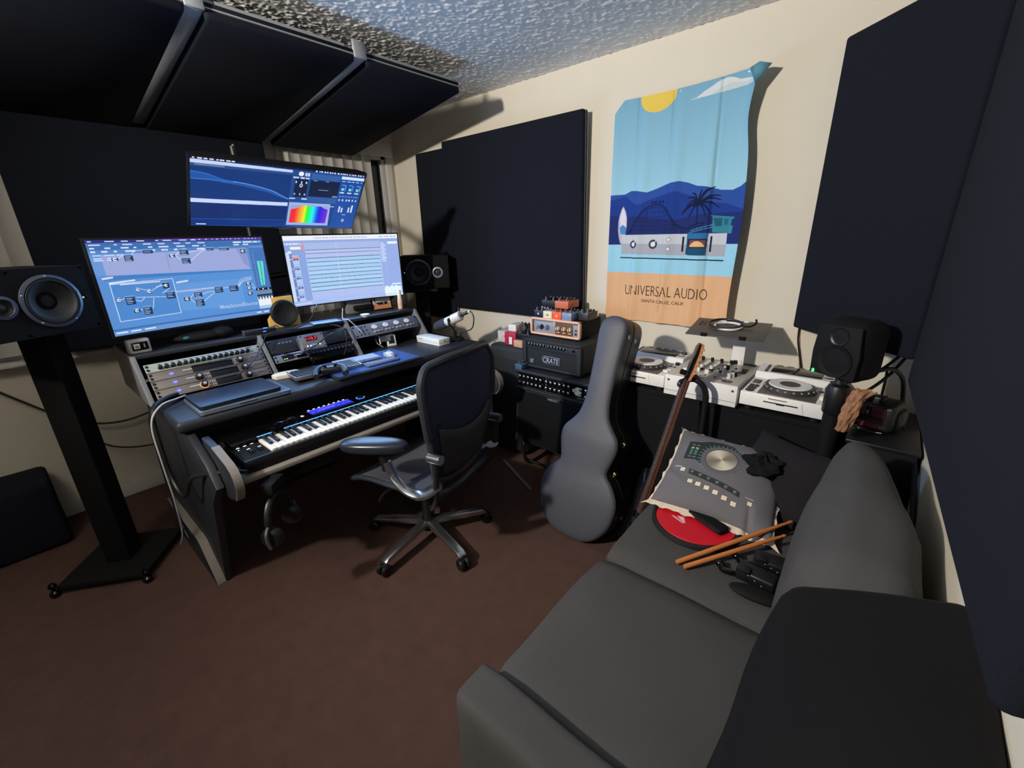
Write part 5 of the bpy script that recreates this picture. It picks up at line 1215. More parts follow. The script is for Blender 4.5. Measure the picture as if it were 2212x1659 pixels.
def player(label, x):
    t = thing('media_player', label, 'deck', M=T(x, 2.036, TZ), group='white DJ decks')
    W_, D_, H_ = .318, .395, .062; z0 = .026; zt = z0+H_
    b = B(); b.box((0,D_/2,z0+H_/2), (W_,D_,H_), .004); b.out('body', M_djw, t)
    b = B(); b.prism([(.245,zt),(.262,zt+.028),(D_-.004,zt+.036),(D_-.004,zt)], W_-.004, T(-W_/2+.002,0,0) @ Matrix(((0,0,1,0),(1,0,0,0),(0,1,0,0),(0,0,0,1))), .003); b.out('screen_hood', M_djw, t)
    # slot tray recess on the front
    b = B(); b.prism([(-.088,-.026),(.088,-.026),(.076,.024),(-.076,.024)], .004, T(0,.001,z0+.030) @ RX(90), .0035); b.out('slot_fascia', M_djw, t)
    b = B(); b.box((0,-.0045,z0+.034), (.128,.003,.005), .001); b.box((0,-.0045,z0+.031), (.03,.003,.006), .001); b.out('disc_slot', M_black, t)
    b = B(); b.box((-.012,-.0045,z0+.050), (.07,.002,.003)); b.out('slot_light_bar', M_djg, t, smooth=0)
    # deck plate
    B().box((.012,.122,zt+.001), (.214,.232,.004), .001).out('deck_plate', M_djg, t)
    B().box((.004,.322,zt+.0345), (.205,.096,.002), .001, M=T(0,0,0) @ T(.0,.322,zt+.0335) @ RX(3.5) @ T(0,-.322,-zt-.0335)).out('display', M_lcd, t)
    # jog wheel
    c = (.008,.130)
    b = B(); b.lathe([(.103,0),(.103,.008),(.094,.020),(.086,.022),(.0,.022)], (c[0],c[1],zt+.002), n=48); b.out('jog_rim', M_djd, t)
    b = B(); b.lathe([(.083,.022),(.081,.0255),(.045,.0265),(.040,.0255),(.040,.022)], (c[0],c[1],zt+.002), n=48); b.out('jog_plate', M_djw, t)
    b = B(); b.lathe([(.040,.022),(.040,.0258),(0,.0258)], (c[0],c[1],zt+.002), n=32); b.out('jog_display', M_djd, t)
    rep('jog_dimple', lambda b: b.ell((0,0,0), (.006,.006,.004), 10), M_oxs, t, [(c[0]+.0965*math.cos(2*PI*k/20), c[1]+.0965*math.sin(2*PI*k/20), zt+.017) for k in range(20)])
    rep('play_button', lambda b: b.lathe([(.0175,0),(.0175,.004),(.0158,.005),(0,.005)], n=24), M_djd, t, [(-.129,.030,zt),(-.129,.066,zt)])
    rep('loop_button', lambda b: b.lathe([(.009,0),(.009,.003),(0,.0035)], n=14), M_djd, t, [(-.137+.020*(i % 2),.098+.017*(i//2),zt) for i in range(4)])
    rep('search_button', lambda b: b.box((0,0,0), (.030,.007,.004), .001), M_djd, t, [(-.130,.150+.012*i,zt+.002) for i in range(5)])
    rep('function_button', lambda b: b.box((0,0,0), (.028,.007,.003), .001), M_djd, t, [(-.078+.045*i,.384,zt+.037) for i in range(4)])
    rep('side_button', lambda b: b.box((0,0,0), (.012,.008,.004), .001), M_djd, t, [(-.118,.272+.018*i,zt+.032+.0012*i) for i in range(6)])
    b = B(); b.lathe([(.016,0),(.015,.012),(0,.013)], (.130,.340,zt+.034), n=20); b.out('browse_knob', M_djd, t)
    b = B(); b.box((.130,.300,zt+.031), (.036,.010,.004), .001); b.lathe([(.012,0),(.011,.014),(0,.015)], (.140,.225,zt), n=16); b.out('knob', M_knobk, t)
    rep('tempo_button', lambda b: b.box((0,0,0), (.016,.007,.004), .001), M_djd, t, [(.128+.022*(i % 2)-.006,.168+.013*(i//2),zt+.002) for i in range(4)])
    B().box((.140,.088,zt+.0008), (.022,.110,.002)).out('tempo_slot', M_djtop, t, smooth=0)
    b = B(); b.box((.140,.062,zt+.008), (.026,.013,.014), .002); b.box((.140,.104,zt+.004), (.026,.010,.008), .002); b.out('tempo_slider', M_white, t)
    rep('rubber_foot', lambda b: b.cyl((0,0,0),(0,0,z0+.002),.019,n=16), M_black, t, [(sx*.125,y,0) for sx in (-1,1) for y in (.04,.35)])
    return t
player('white DJ deck right of the mixer, beside the black pole', -.257)
player('white DJ deck left of the mixer, partly behind the guitar case', -.923)
mxr = thing('dj_mixer', 'white four-channel DJ mixer between the two decks', 'mixer', (-.590, 2.020, TZ))
W_, D_, H_ = .331, .405, .100
B().box((0,D_/2,.006+H_/2), (W_,D_,H_), .003).out('body', M_djw, mxr)
B().box((0,D_/2,.0065+H_), (W_-.006,D_-.008,.002), .0008).out('face_plate', M_djtop, mxr)
B().box((0,-.0006,.030), (W_-.004,.001,.002)).out('front_seam', M_grey, mxr, smooth=0)
rep('headphone_jack', lambda b: b.lathe([(.006,0),(.004,.002),(0,.002)], (0,0,0), (0,-1,0), 12), mat('brass', (150,128,90), .35, .8, var=.06), mxr, [(sx*.146,-.0005,.082) for sx in (-1,1)])
zt = H_+.0075
CX = [-.098+ch*.047 for ch in range(4)]
rep('eq_knob', lambda b: b.lathe([(.0075,0),(.0065,.016),(0,.017)], n=14), M_white, mxr, [(x,.305-.030*r,zt) for x in CX for r in range(4)])
rep('trim_knob', lambda b: b.lathe([(.0085,0),(.008,.020),(0,.021)], n=14), M_knobk, mxr, [(x,.352,zt) for x in CX])
rep('color_knob', lambda b: b.lathe([(.0115,0),(.010,.010),(0,.011)], n=14), M_knobk, mxr, [(x,.178,zt) for x in CX], [('color_cap', lambda b: b.lathe([(.008,.010),(.0075,.026),(0,.027)], n=14), M_white)])
rep('fader_slot', lambda b: b.box((0,0,0), (.006,.075,.0015)), M_djd, mxr, [(x,.105,zt+.0006) for x in CX], smooth=0)
rep('fader_cap', lambda b: b.box((0,0,0), (.020,.014,.022), .003), M_white, mxr, [(x,.085+.014*((ch*3) % 4),zt+.011) for ch, x in enumerate(CX)])
B().box((-.03,.030,zt+.0006), (.075,.006,.0015)).out('crossfader_slot', M_djd, mxr, smooth=0)
B().box((-.03,.030,zt+.010), (.012,.020,.020), .003).out('crossfader_cap', M_white, mxr)
b = B(); b.box((.112,.250,zt+.001), (.062,.085,.003), .001); b.out('effect_display', M_lcd, mxr)
rep('effect_knob', lambda b: b.lathe([(.011,0),(.010,.020),(0,.021)], n=18), M_knobk, mxr, [(.112,.152,zt),(.052,.250,zt),(.058,.372,zt)])
rep('level_knob', lambda b: b.lathe([(.0095,0),(.0085,.023),(0,.024)], n=18), M_white, mxr, [(.098,.105,zt),(.108,.127,zt),(.080,.372,zt),(.062,.150,zt)])
b = B(); b.lathe([(.022,0),(.022,.003),(0,.003)], (.105,.045,zt), n=24); b.out('effect_switch', M_djg, mxr)
rep('small_button', lambda b: b.box((0,0,0), (.008,.006,.003), .0008), M_djw, mxr, [(.055+.012*(i % 3),.085+.014*(i//3),zt+.001) for i in range(6)])
b = B()
for i in range(10): b.box((.020,.215+.011*i,zt+.001), (.010,.006,.002))
b.out('level_meter', M_djd, mxr, smooth=0, kind='stuff')
rep('usb_port', lambda b: b.lathe([(.011,0),(.011,.005),(0,.005)], n=14), M_djd, mxr, [(.10+.022*i,.383,zt) for i in range(3)])
rep('rubber_foot', lambda b: b.cyl((0,0,0),(0,0,.008),.014,n=14), M_black, mxr, [(sx*.13,y,0) for sx in (-1,1) for y in (.05,.35)])
# ------------------------------------------------------------------ laptop stand behind the mixer with a coiled headphone set on it
ls = thing('laptop_stand', 'flat grey laptop stand plate on a white post behind the mixer', 'laptop stand', (-.560, 2.28, TZ))
M_plate = mat('grey_brown_plate', (84,78,76), .45, .3, var=.06)
TOPZ = 1.050-TZ
PL = T(.0,.0,TOPZ) @ RZ(3) @ RX(10)
b = B(); b.box((0,.0,0), (.345,.235,.007), .003, M=PL); b.out('plate', M_plate, ls)
b = B(); b.box((-.085,-.116,.005), (.03,.010,.018), .003, M=PL); b.box((.085,-.116,.005), (.03,.010,.018), .003, M=PL); b.out('front_stop', M_blackm, ls)
b = B(); b.box((-.14,.04,.0045), (.012,.06,.001), M=PL); b.box((-.12,.04,.0045), (.006,.06,.001), M=PL); b.out('vent_slot', M_black, ls, smooth=0)
b = B(); b.box((.035,.115,(TOPZ-.01)/2), (.060,.012,TOPZ-.012), .003); b.out('post', M_djw, ls)
b = B()
for z in (.10,.115): b.box((.035,.108,z), (.018,.002,.004))
b.out('post_slot', M_djg, ls, smooth=0)
B().box((.035,.07,.005), (.22,.16,.008), .003).out('foot_plate', M_djw, ls)
hd = thing('coiled_headset', 'coiled white and black headset lying on the laptop stand', 'headset', M=T(-.560,2.28,TZ) @ PL @ T(-.005,.01,.0045))
b = B(); b.tube([(.062*math.cos(a)*(1+.04*math.sin(3*a)),.050*math.sin(a),.006) for a in np.linspace(0,2*PI,25)], .0055, 8, 3, closed=True); b.tube([(-.05,.03,.008),(-.04,.045,.012),(-.02,.05,.010)], .005); b.out('white_coil', M_white, hd)
b = B(); b.tube([(-.015+.074*math.cos(a),.008+.055*math.sin(a),.014+.004*math.sin(a)) for a in np.linspace(0,2*PI*.97,25)], .0055, 8, 3); b.tube([(.05,.0,.014),(.09,.008,.010),(.115,.025,.022),(.112,.045,.034)], .005); b.out('black_band', M_black, hd)
b = B(); b.ell((.070,.062,.012), (.014,.008,.006), 12); b.out('ear_piece', M_white, hd)
# cable duct on the wall under the corner panel
t = thing('wall_duct', 'pale cable duct with its shadow as a dark tube on the wall left of the small speaker', 'cable duct', (0,0,0))
B().tube([(-.303,2.493,1.07),(-.262,2.493,.82)], .006, 8, 1).out('duct', M_wall, t); B().tube([(-.296,2.49,1.07),(-.290,2.49,.99),(-.268,2.49,.90),(-.246,2.49,.82)], .0045, 8).out('cord', M_cable, t)  # dark tube right of the duct stands in for its cast shadow
# ------------------------------------------------------------------ small rounded monitor on a pole at the right end
pl = thing('speaker_pole', 'thick black pole stand right of the DJ table carrying the small speaker', 'speaker stand', (-.072, 1.995, 0))
b = B(); b.cyl((0,0,.02),(0,0,.90),.031,n=20); b.out('pole', M_blackm, pl)
b = B(); b.lathe([(.033,.82),(.040,.83),(.040,.915),(.034,.935),(.020,.945),(.016,.972),(0,.972)], n=24); b.out('collar', M_black, pl)
b = B(); b.lathe([(0,.008),(.055,.008),(.058,.0),(.058,.016),(.04,.03),(0,.03)], n=32); b.out('base', M_blackm, pl)
b = B(); b.tube([(.030,-.012,.878),(.043,-.020,.898),(.062,-.014,.898),(.066,-.002,.882)], .009, 10); b.cyl((.032,-.012,.88),(.036,-.02,.835),.007,n=10); b.out('clamp_knob', mat('amber_plastic', (226,168,60), .4, var=.05), pl, label='amber clamp knob')
ds = thing('studio_speaker', 'small rounded black speaker with a green light on the pole at the right', 'speaker', M=T(-.060, 1.985, .9735) @ RZ(-30), group='studio speakers')
b = B(); b.box((0,-.005,.112), (.176,.15,.222), .045, seg=6); b.out('cabinet', M_spkcab, ds)
b = B(); b.prism([(-.080,.015),(.080,.015),(.084,.10),(.074,.205),(-.074,.205),(-.084,.10)], .010, T(0,-.076,0) @ RX(90), .004); b.out('baffle', M_blackm, ds)
b = B(); b.lathe([(.062,.0),(.060,.006),(.052,.004),(.022,-.010),(0,-.004)], (0.005,-.085,.075), (0,-1,0), 30); b.out('cone', M_blackm, ds)
b = B(); b.lathe([(.034,.0),(.032,.004),(.012,-.006),(0,-.002)], (0.005,-.085,.165), (0,-1,0), 24); b.out('tweeter', M_black, ds)
b = B(); b.prism([(-.088,.205),(-.070,.212),(-.076,.09),(-.086,.02)], .002, T(-.004,-.060,0) @ RZ(-38) @ RX(90)); b.out('painted_sheen_strip', M_gun, ds)  # lighter strip paints in the sheen on the cabinet
b = B(); b.ell((-.066,-.0865,.022), (.0055,.003,.008), 10); b.out('power_light', mat('vivid_green_light', (60,230,110), .5, emit=(64,235,115), es=1.6), ds)
# bits under the speaker at the wall end
M_foil = mat('crumpled_brown_paper', (150,108,78), .45, var=.25, ns=30, bump=.8, bs=60)
t = thing('paper_bag', 'crumpled brown paper bag hanging beside the black pole', 'bag', (-.022, 1.945, .775))
b = B()
def bag(u, v):
    a = 2*PI*u; r = .016+.008*math.sin(PI*v)+.008*max(0,v-.75)*4+.004*math.sin(5*a+9*v)+.003*math.sin(9*a-14*v)
    return (r*math.cos(a)-.012+.028*v+(.022*(v-.8)*5*max(0,math.cos(a)) if v > .8 else 0), .8*r*math.sin(a), .175*v-.006*abs(math.sin(3*a))*v)
b.grid(bag, 26, 22); b.out('bag', M_foil, t)
M_dkred = mat('dark_red_plastic', (96,34,42), .45, var=.1)
t = thing('equipment_case', 'black and dark red equipment unit under the small speaker at the wall', 'equipment', M=T(.045, 2.10, .735) @ RZ(-14))
b = B(); b.box((0,.07,.065), (.135,.14,.105), .014, seg=3); b.box((-.012,.06,.125), (.06,.05,.024), .004); b.box((.055,.09,.052), (.06,.10,.08), .02); b.out('case', M_black, t)
b = B(); b.box((-.030,-.004,.090), (.018,.008,.036), .005); b.box((.020,-.004,.088), (.042,.008,.038), .008); b.ell((-.006,-.001,.032), (.046,.006,.014), 18); b.out('red_panel', M_dkred, t)
b = B(); b.tube([(-.05,-.002,.012),(0,-.006,.006),(.045,-.002,.010)], .003); b.out('edge_strip', M_gun, t)
sd = thing('side_stand', 'low black shelf unit between the DJ table and the right wall', 'shelf', (.095, 2.22, 0))
B().box((.0,0,.360), (.21,.46,.72), .01).out('body', M_blackm, sd); B().box((0,0,.724), (.22,.47,.016), .004).out('top', M_black, sd)
for lab, pts, r in (('thick black cable arching down the corner from the small speaker',[(.03,2.05,1.0),(.075,2.16,.985),(.115,2.27,.92),(.135,2.32,.82),(.150,2.25,.74),(.195,2.02,.68),(.205,1.75,.60),(.205,1.5,.50)],.0085),
    ('black cable from the small speaker across to the corner',[(-.10,2.02,.935),(-.02,2.10,.938),(.05,2.22,.975),(.12,2.36,1.05),(.16,2.44,1.09)],.006),
    ('second black cable running up to the corner panel',[(-.04,2.0,.900),(.01,2.08,.905),(.07,2.2,.955),(.13,2.36,1.04),(.17,2.44,1.08)],.006),
    ('thin black cable hanging straight down behind the equipment unit',[(.055,2.21,.985),(.062,2.26,.93),(.064,2.27,.85),(.062,2.26,.79)],.0048)):
    t = thing('speaker_cable', lab, 'cable', (0,0,0)); B().tube(pts, r).out('cord', M_cable, t)
# ------------------------------------------------------------------ sofa along the right wall
M_sofa = mat('grey_sofa_fabric', (75,74,74), .95, var=.12, ns=180, bump=.35, bs=1100, spec=.15)
SO = thing('sofa', 'grey fabric sofa along the right wall with a low arm nearest the camera', 'sofa', (-.20, 1.10, 0))
def SX(x, y, z): return (x+.20, y-1.10, z)
def soft_box(name, c, d, bev, parent, m=None, puff=0.0, shear=(0,0), nsub=10, seed=0):
    """rounded cushion: subdivided box with puffed faces"""
    b = B(); nx = nsub
    bmesh.ops.create_cube(b.bm, size=2.0); bmesh.ops.subdivide_edges(b.bm, edges=b.bm.edges[:], cuts=nx, use_grid_fill=True)
    hx, hy, hz = d[0]/2, d[1]/2, d[2]/2
    R = random.Random(seed); ph = [R.uniform(0, 6.28) for _ in range(6)]
    for v in b.bm.verts:
        x, y, z = v.co
        q = [x*hx, y*hy, z*hz]
        # round the edges
        i = [max(-h+bev, min(h-bev, a)) for a, h in zip(q, (hx, hy, hz))]
        dv = Vector(q)-Vector(i)
        if dv.length > 1e-9: dv = dv.normalized()*bev
        p = Vector(i)+dv
        p.z += puff*(1-x*x)*(1-y*y)*(1 if z > .9 else 0); p.x -= puff*.9*(1-y*y)*(1-z*z)*(1 if x < -.9 else 0); p.y -= puff*.6*(1-x*x)*(1-z*z)*(1 if y < -.9 else 0)
        w_ = .0035*(math.sin(p.y*21+ph[0])*math.sin(p.x*17+ph[1])+math.sin(p.z*23+ph[2])*math.sin(p.y*13+ph[3]))
        p += v.co.normalized()*w_
        p.x += shear[0]*(p.z+hz); p.y += shear[1]*(p.z+hz)
        v.co = p+Vector(c)
    return b.out(name, m or M_sofa, parent, smooth=60)
B().box(SX(-.175, 1.19, .17), (.80, 1.46, .22), .02).out('base', M_sofa, SO)
soft_box('seat_cushion', SX(-.245, 1.535, .365), (.685, .79, .175), .035, SO, puff=.008, seed=1)
soft_box('seat_cushion', SX(-.245, .850, .365), (.690, .575, .175), .035, SO, puff=.008, seed=2)
bk_c = soft_box('back_cushion', SX(.040, 1.36, .640), (.215, .86, .42), .080, SO, puff=.03, shear=(.09,0), seed=3, nsub=14)
for v in bk_c.data.vertices:   # the far end slumps: thinner and lower towards the table
    t_ = min(1, max(0, (v.co.z-.43)/.42)); q_ = max(0, min(1, (v.co.y-.10)/.55))**1.3; xf = .20-.055+.09*.42*t_
    v.co.x = xf+(v.co.x-xf)*(1-.62*t_*q_)
    v.co.z -= .05*max(0, (v.co.y-.43)/.26)**2*t_
    if v.co.x > .375: v.co.x = .375
soft_box('armrest', SX(-.185, .500, .275), (.83, .115, .44), .022, SO, seed=4)
B().box(SX(.183, 1.19, .30), (.04, 1.46, .46), .02).out('back_frame', M_sofa, SO)
rep('foot', lambda b: b.cyl((0,0,0), (0,0,.07), .02, .026, n=12), M_blackm, SO, [SX(x, y, 0) for x in (-.52,.16) for y in (.52,1.86)])
M_blackfab = mat('black_cushion_fabric', (8,8,10), .8, var=.2, ns=200, bump=.2, bs=900, spec=.25)
bc = thing('cushion', 'bulky black back cushion on the near end of the sofa', 'cushion', (.06, .60, .455))
cv_ = soft_box('cover', (.008, .0, .175), (.275, .66, .36), .035, bc, M_blackfab, puff=.022, shear=(.06,0), seed=5, nsub=16)
for v in cv_.data.vertices: v.co.z += max(0, v.co.x+.10)*.45*max(0, v.co.z)/.36
b = B(); b.tube([(-.088,.318,.335),(-.03,.318,.352),(.10,.318,.352)], .004); b.out('painted_lit_edge', mat('blue_lit_edge_paint', (44,60,96), .5, var=.08), bc)  # blue tube paints in the blue-lit top edge of the cushion
# ------------------------------------------------------------------ printed grey pillow
M_natural = mat('natural_cotton', (214,198,182), .85, var=.06, ns=60, bump=.2, bs=800)
UP = thing('pillow', 'grey pillow printed with a big silver dial, square buttons and a cotton edge', 'pillow', M=T(-.362, 1.684, .566) @ RZ(3.5) @ RX(21) @ RY(2), group=None)
PW, PH, PT = .430, .425, .066
R6 = Ras(720, 690, (104,102,108))
R6.poly([(.095,.205),(.209,.192),(.286,.142),(.383,.117),(.493,.142),(.60,.27),(.60,.335),(.52,.25),(.367,.199),(.282,.262),(.262,.374),(.285,.47),(.262,.481),(.219,.444),(.1,.456)], (34,46,48))
R6.ell(.43, .375, .178, .186, (96,92,102)); R6.ell(.43, .375, .140, .146, (66,60,62)); 
for k in range(24):
    a = rad(-40+k*11.6); r0, r1 = .183, .205
    R6.line([(.43+r0*math.cos(a), .375-r0*math.sin(a)*1.04), (.43+r1*math.cos(a), .375-r1*math.sin(a)*1.04)], 5, (104,150,150) if 40 < -40+k*11.6 < 230 else (60,80,84))
# brushed dial: bright wedges
for k in range(120):
    a0, a1 = 2*PI*k/120, 2*PI*(k+1)/120+.01; s_ = .5+.5*math.cos(2*(a0-rad(120)))
    c_ = [int(118+92*s_), int(112+90*s_), int(100+80*s_)]
    R6.poly([(.43,.375),(.43+.133*math.cos(a0), .375-.139*math.sin(a0)),(.43+.133*math.cos(a1), .375-.139*math.sin(a1))], c_)
for x in (.147, .191):
    for k in range(5): R6.rect(x-.014, .285+.022*k, x+.014, .299+.022*k, (214,216,150) if k == 0 else (92,130,110))
    R6.rect(x-.014, .245, x+.014, .256, (130,150,150)); R6.rect(x-.016, .41, x+.016, .42, (120,150,140))
R6.rect(.05, .555, .12, .566, (190,188,188)); R6.rect(.70, .70, .77, .708, (160,160,162))
def btn(u, v, s_=.022): R6.rect(u-s_-.004, v-s_-.004, u+s_+.004, v+s_+.004, (60,58,58)); R6.rect(u-s_, v-s_, u+s_, v+s_, (224,212,192))
btn(.14, .592)
for u, v in ((.244,.712),(.318,.725),(.395,.742),(.472,.762),(.551,.787),(.629,.81)): btn(u, v)
btn(.745, .748, .019)
R6.poly([(.198,.566),(.653,.679),(.661,.734),(.205,.628)], (44,48,48))
for k in range(6): u = .23+.077*k; v = .600+.0195*k; R6.rect(u-.014, v-.012, u+.014, v-.004, (150,160,158)); R6.rect(u-.010, v+.004, u+.010, v+.012, (120,140,136))
R6.dashes(.33, .55, .075, .014, (150,152,158), 3, .008, .014, .006)
R6.a = np.roll(R6.a, (int(690*.028), int(720*.034)), (0, 1))
def pil(U, V):
    x = (U-.5); y = (.5-V)
    k = 1-.07*(1-np.abs(2*y)**2)*np.abs(2*x)**3; k2 = 1-.07*(1-np.abs(2*x)**2)*np.abs(2*y)**3
    e = np.clip((1-np.abs(2*x)**2.6)*(1-np.abs(2*y)**2.6), 0, 1)**.55
    X = x*PW*k; Y = y*PH*k2
    Z = PT*e+.004*np.sin(9*U+4*V)*e+.006*np.exp(-((U-.84)**2/.004))*np.sin(10*V)*np.clip(V-.5,0,1)*2-.012*np.exp(-((U-.80-.12*(V-.9))**2/.0006))*np.clip(V-.72,0,.3)*3+.007*np.exp(-((V-.70-.5*(U-.1))**2/.002))*np.clip(.35-U,0,1)*3
    return X, Y, Z
R6.mesh('printed_front', pil, 360, 345, vmat('pillow_print', .85, bump=.15, bs=900), UP)
def pback(u, v):
    x, y, z = pil(np.array(u), np.array(v)); return (float(x), float(y), -.8*float(z)-.001)
b = B(); b.grid(pback, 26, 26); b.out('back_cover', M_natural, UP)
b = B(); bm = b.bm; n = 40
edge = [(i/n, 0) for i in range(n)]+[(1, i/n) for i in range(n)]+[(1-i/n, 1) for i in range(n)]+[(0, 1-i/n) for i in range(n)]
rows = []
for k, (u, v) in enumerate(edge):
    x, y, z = [float(q) for q in pil(np.array(u), np.array(v))]
    d = Vector((x, y, 0)).normalized(); fl = .009+.003*math.sin(k*.9)+(.012 if (k % n) in (0,) else 0)
    if v == 1: fl += .018
    p = Vector((x, y, z)); rows.append([bm.verts.new(p+d*-.004+Vector((0,0,.004))), bm.verts.new(p+d*fl+Vector((0,0,.004*math.sin(k*1.7)))), bm.verts.new(p+d*-.004+Vector((0,0,-.006)))])
m = len(rows)
for i in range(m):
    a, c = rows[i], rows[(i+1) % m]
    for j in range(2): bm.faces.new((a[j], a[j+1], c[j+1], c[j]))
b.out('cotton_edge', M_natural, UP, smooth=60)
# dark pillow and a crumpled cloth at its right
M_dkp = mat('dark_charcoal_cloth', (30,28,32), .9, var=.15, ns=120, bump=.3, bs=700, spec=.2)
dp = thing('pillow', 'plain dark charcoal pillow between the printed pillow and the sofa back', 'pillow', M=T(-.165, 1.775, .590) @ RZ(-24) @ RX(50))
b = B()
def pil2(s_):
    def f(u, v):
        x, y, z = pil(np.array(u), np.array(v)); return (float(x)*.84, float(y)*.74, s_*1.1*float(z))
    return f
b.grid(pil2(1), 26, 26); b.grid(pil2(-1), 26, 26); bmesh.ops.remove_doubles(b.bm, verts=b.bm.verts[:], dist=.0005); b.out('cover', M_dkp, dp)
cc = thing('cloth', 'crumpled black cloth lying on the right corner of the printed pillow', 'cloth', (-.232, 1.745, .640))
b = B()
def crump(u, v):
    a = 2*PI*u; e = PI*v
    r = .062*(1+.16*math.sin(3*a+4*e)+.12*math.sin(7*a-5*e)+.08*math.sin(11*e+2*a))
    return (r*math.sin(e)*math.cos(a)*1.15, r*math.sin(e)*math.sin(a)*1.1, r*math.cos(e)*.72)
b.grid(crump, 34, 20); bmesh.ops.remove_doubles(b.bm, verts=b.bm.verts[:], dist=.0005); b.out('cloth', mat('black_soft_cloth', (18,17,20), .9, var=.2, ns=120, bump=.3, bs=700, spec=.2), cc)
# ------------------------------------------------------------------ practice pad, sticks, gadgets on the seat
pp = thing('practice_pad', 'red round drum practice pad with a black rim under the printed pillow', 'practice pad', (-.385, 1.478, .4585))
M_pad_red = mat('red_rubber', (206,8,36), .55, var=.04)
b = B(); b.lathe([(0,0),(.150,0),(.157,.008),(.155,.018),(.148,.021),(.141,.019),(0,.019)], n=56); b.out('rim', M_rubber, pp)
b = B(); b.lathe([(.1405,.0185),(.139,.0215),(0,.0215)], n=56); b.out('playing_surface', M_pad_red, pp)
b = B(); b.prism([(-.080,-.030),(-.030,-.052),(-.026,-.048),(-.073,-.026)], .0006, T(0,0,.0216)); b.prism([(-.064,-.020),(-.040,-.012),(-.022,-.046),(-.040,-.038)], .0004, T(0,0,.0216)); b.out('printed_mark', mat('pale_pink_print', (232,190,196), .5, var=.04), pp, smooth=0)
pz = thing('pouch', 'small black case lying on the red practice pad at the pillow edge', 'case', (-.345, 1.485, .4805), -24)
b = B(); b.box((0,0,.011), (.150,.055,.022), .010, seg=4); b.out('case', M_blackm, pz); b = B(); b.box((0,-.0278,.012), (.12,.001,.002)); b.out('zip', M_gun, pz, smooth=0)
M_stick = mat('hickory_stick', (190,116,58), .4, var=.12, ns=40, stretch=(1,1,.1))
def stick(label, p, q):
    p = Vector(p); q = Vector(q); L = (q-p).length; M_, _ = frame_to(p, q)
    t = thing('drumstick', label, 'drumstick', M=M_, group='pair of drumsticks')
    b = B(); b.lathe([(0,0),(.0060,.0),(.0076,.003),(.0078,L*.7),(.0052,L*.93),(.0040,L*.95),(.0052,L*.965),(.0055,L*.985),(.003,L),(0,L)], n=18); b.out('shaft', M_stick, t)
stick('drumstick lying nearer the red pad, farther from the camera', (-.362,1.228,.4665), (-.100,1.610,.528))
stick('drumstick lying nearer the camera, beside the black clamps', (-.335,1.222,.4665), (-.105,1.535,.512))
def clamp(label, x, y, z, rz, w_):
    t = thing('mount_clamp', label, 'clamp', (x, y, z), rz, group='black mounting clamps on the seat')
    b = B(); b.box((0,0,.022), (w_,.060,.040), .008, seg=3); b.box((-w_*.3,-.02,.045), (w_*.35,.03,.014), .004); b.out('body', M_black, t)
    b = B(); b.tube([(-w_*.5,-.02,.015),(-w_*.8,-.03,.014),(-w_*.95,-.01,.012)], .010, 10); b.ell((-w_*.98,-.008,.013), (.016,.012,.012), 12); b.out('knob', M_blackg, t)
    rep('screw', lambda b: b.ell((0,0,0), (.003,.002,.003), 8), M_steel, t, [(w_*(.2-.18*k), -.030, .018+.008*k) for k in range(3)])
clamp('black clamp with a boxy body beside the drumsticks', -.118, 1.395, .459, 8, .10)
clamp('black clamp with a round knob nearer the sofa seam', -.140, 1.305, .459, -4, .11)
t = thing('rubber_pad', 'smooth black oval pad lying on the seat in front of the clamps', 'pad', (-.125, 1.235, .459), 6)
b = B(); b.ell((0,0,.014), (.075,.030,.015), 20); b.out('pad', M_blackm, t)
# ------------------------------------------------------------------ cloth banner on the wall
PX0, PX1, PZ0, PZ1 = -1.347, -.609, 1.000, 2.196
PWd, PHt = PX1-PX0, PZ1-PZ0
po = thing('wall_banner', 'cloth banner printed with a beach, blue hills and UNIVERSAL AUDIO lettering', 'banner', (0,0,0))
R7 = Ras(1104, 1788, (140,190,212))
for k in range(40): v = k/40*.42; f_ = k/39; R7.rect(0, v, 1, v+.0115, (118+34*f_, 166+34*f_, 192+28*f_))
R7.ell(.337, .010, .133, .066, (222,194,86))
cl = [(.556,.059),(.608,.055),(.645,.043),(.659,.037),(.70,.027),(.74,.016),(.77,.010),(.80,.008),(.821,.010),(.852,.017),(.879,.027),(.924,.030),(.965,.036),(.984,.036),(.996,.047),(.985,.053),(.879,.055),(.72,.057)]
R7.poly(cl, (206,214,216)); R7.poly([(.70,.056),(.76,.040),(.83,.030),(.90,.040),(.985,.042),(.985,.053),(.879,.055)], (192,204,204))
mt = [(0,.398),(.118,.398),(.17,.385),(.22,.388),(.301,.398),(.375,.386),(.47,.368),(.547,.364),(.612,.374),(.672,.389),(.752,.397),(.843,.414),(.918,.418),(.969,.407),(1,.393)]
R7.poly([(0,.7)]+mt+[(1,.7)], (44,78,156))
R7.poly([(0,.7),(0,.422),(.06,.416),(.119,.405),(.202,.444),(.26,.447),(.305,.434),(.403,.418),(.523,.403),(.644,.428),(.761,.452),(.896,.470),(1,.494),(1,.7)], (30,58,138))
R7.poly([(0,.7),(0,.492),(.26,.503),(.515,.524),(.747,.504),(1,.504),(1,.7)], (32,46,108))
R7.rect(0, .628, 1, .77, (152,206,228)); R7.rect(0, .762, 1, 1, (222,174,132))
co_ = [(.153,.576),(.19,.552),(.223,.523),(.271,.482),(.31,.464),(.345,.456),(.385,.452),(.42,.456),(.455,.47),(.487,.492),(.515,.518),(.542,.539),(.58,.553),(.617,.561),(.65,.556),(.685,.546),(.72,.541),(.754,.541)]
cs = [(q.x, q.y) for q in smoothpts([(x, y, 0) for x, y in co_], 5)]
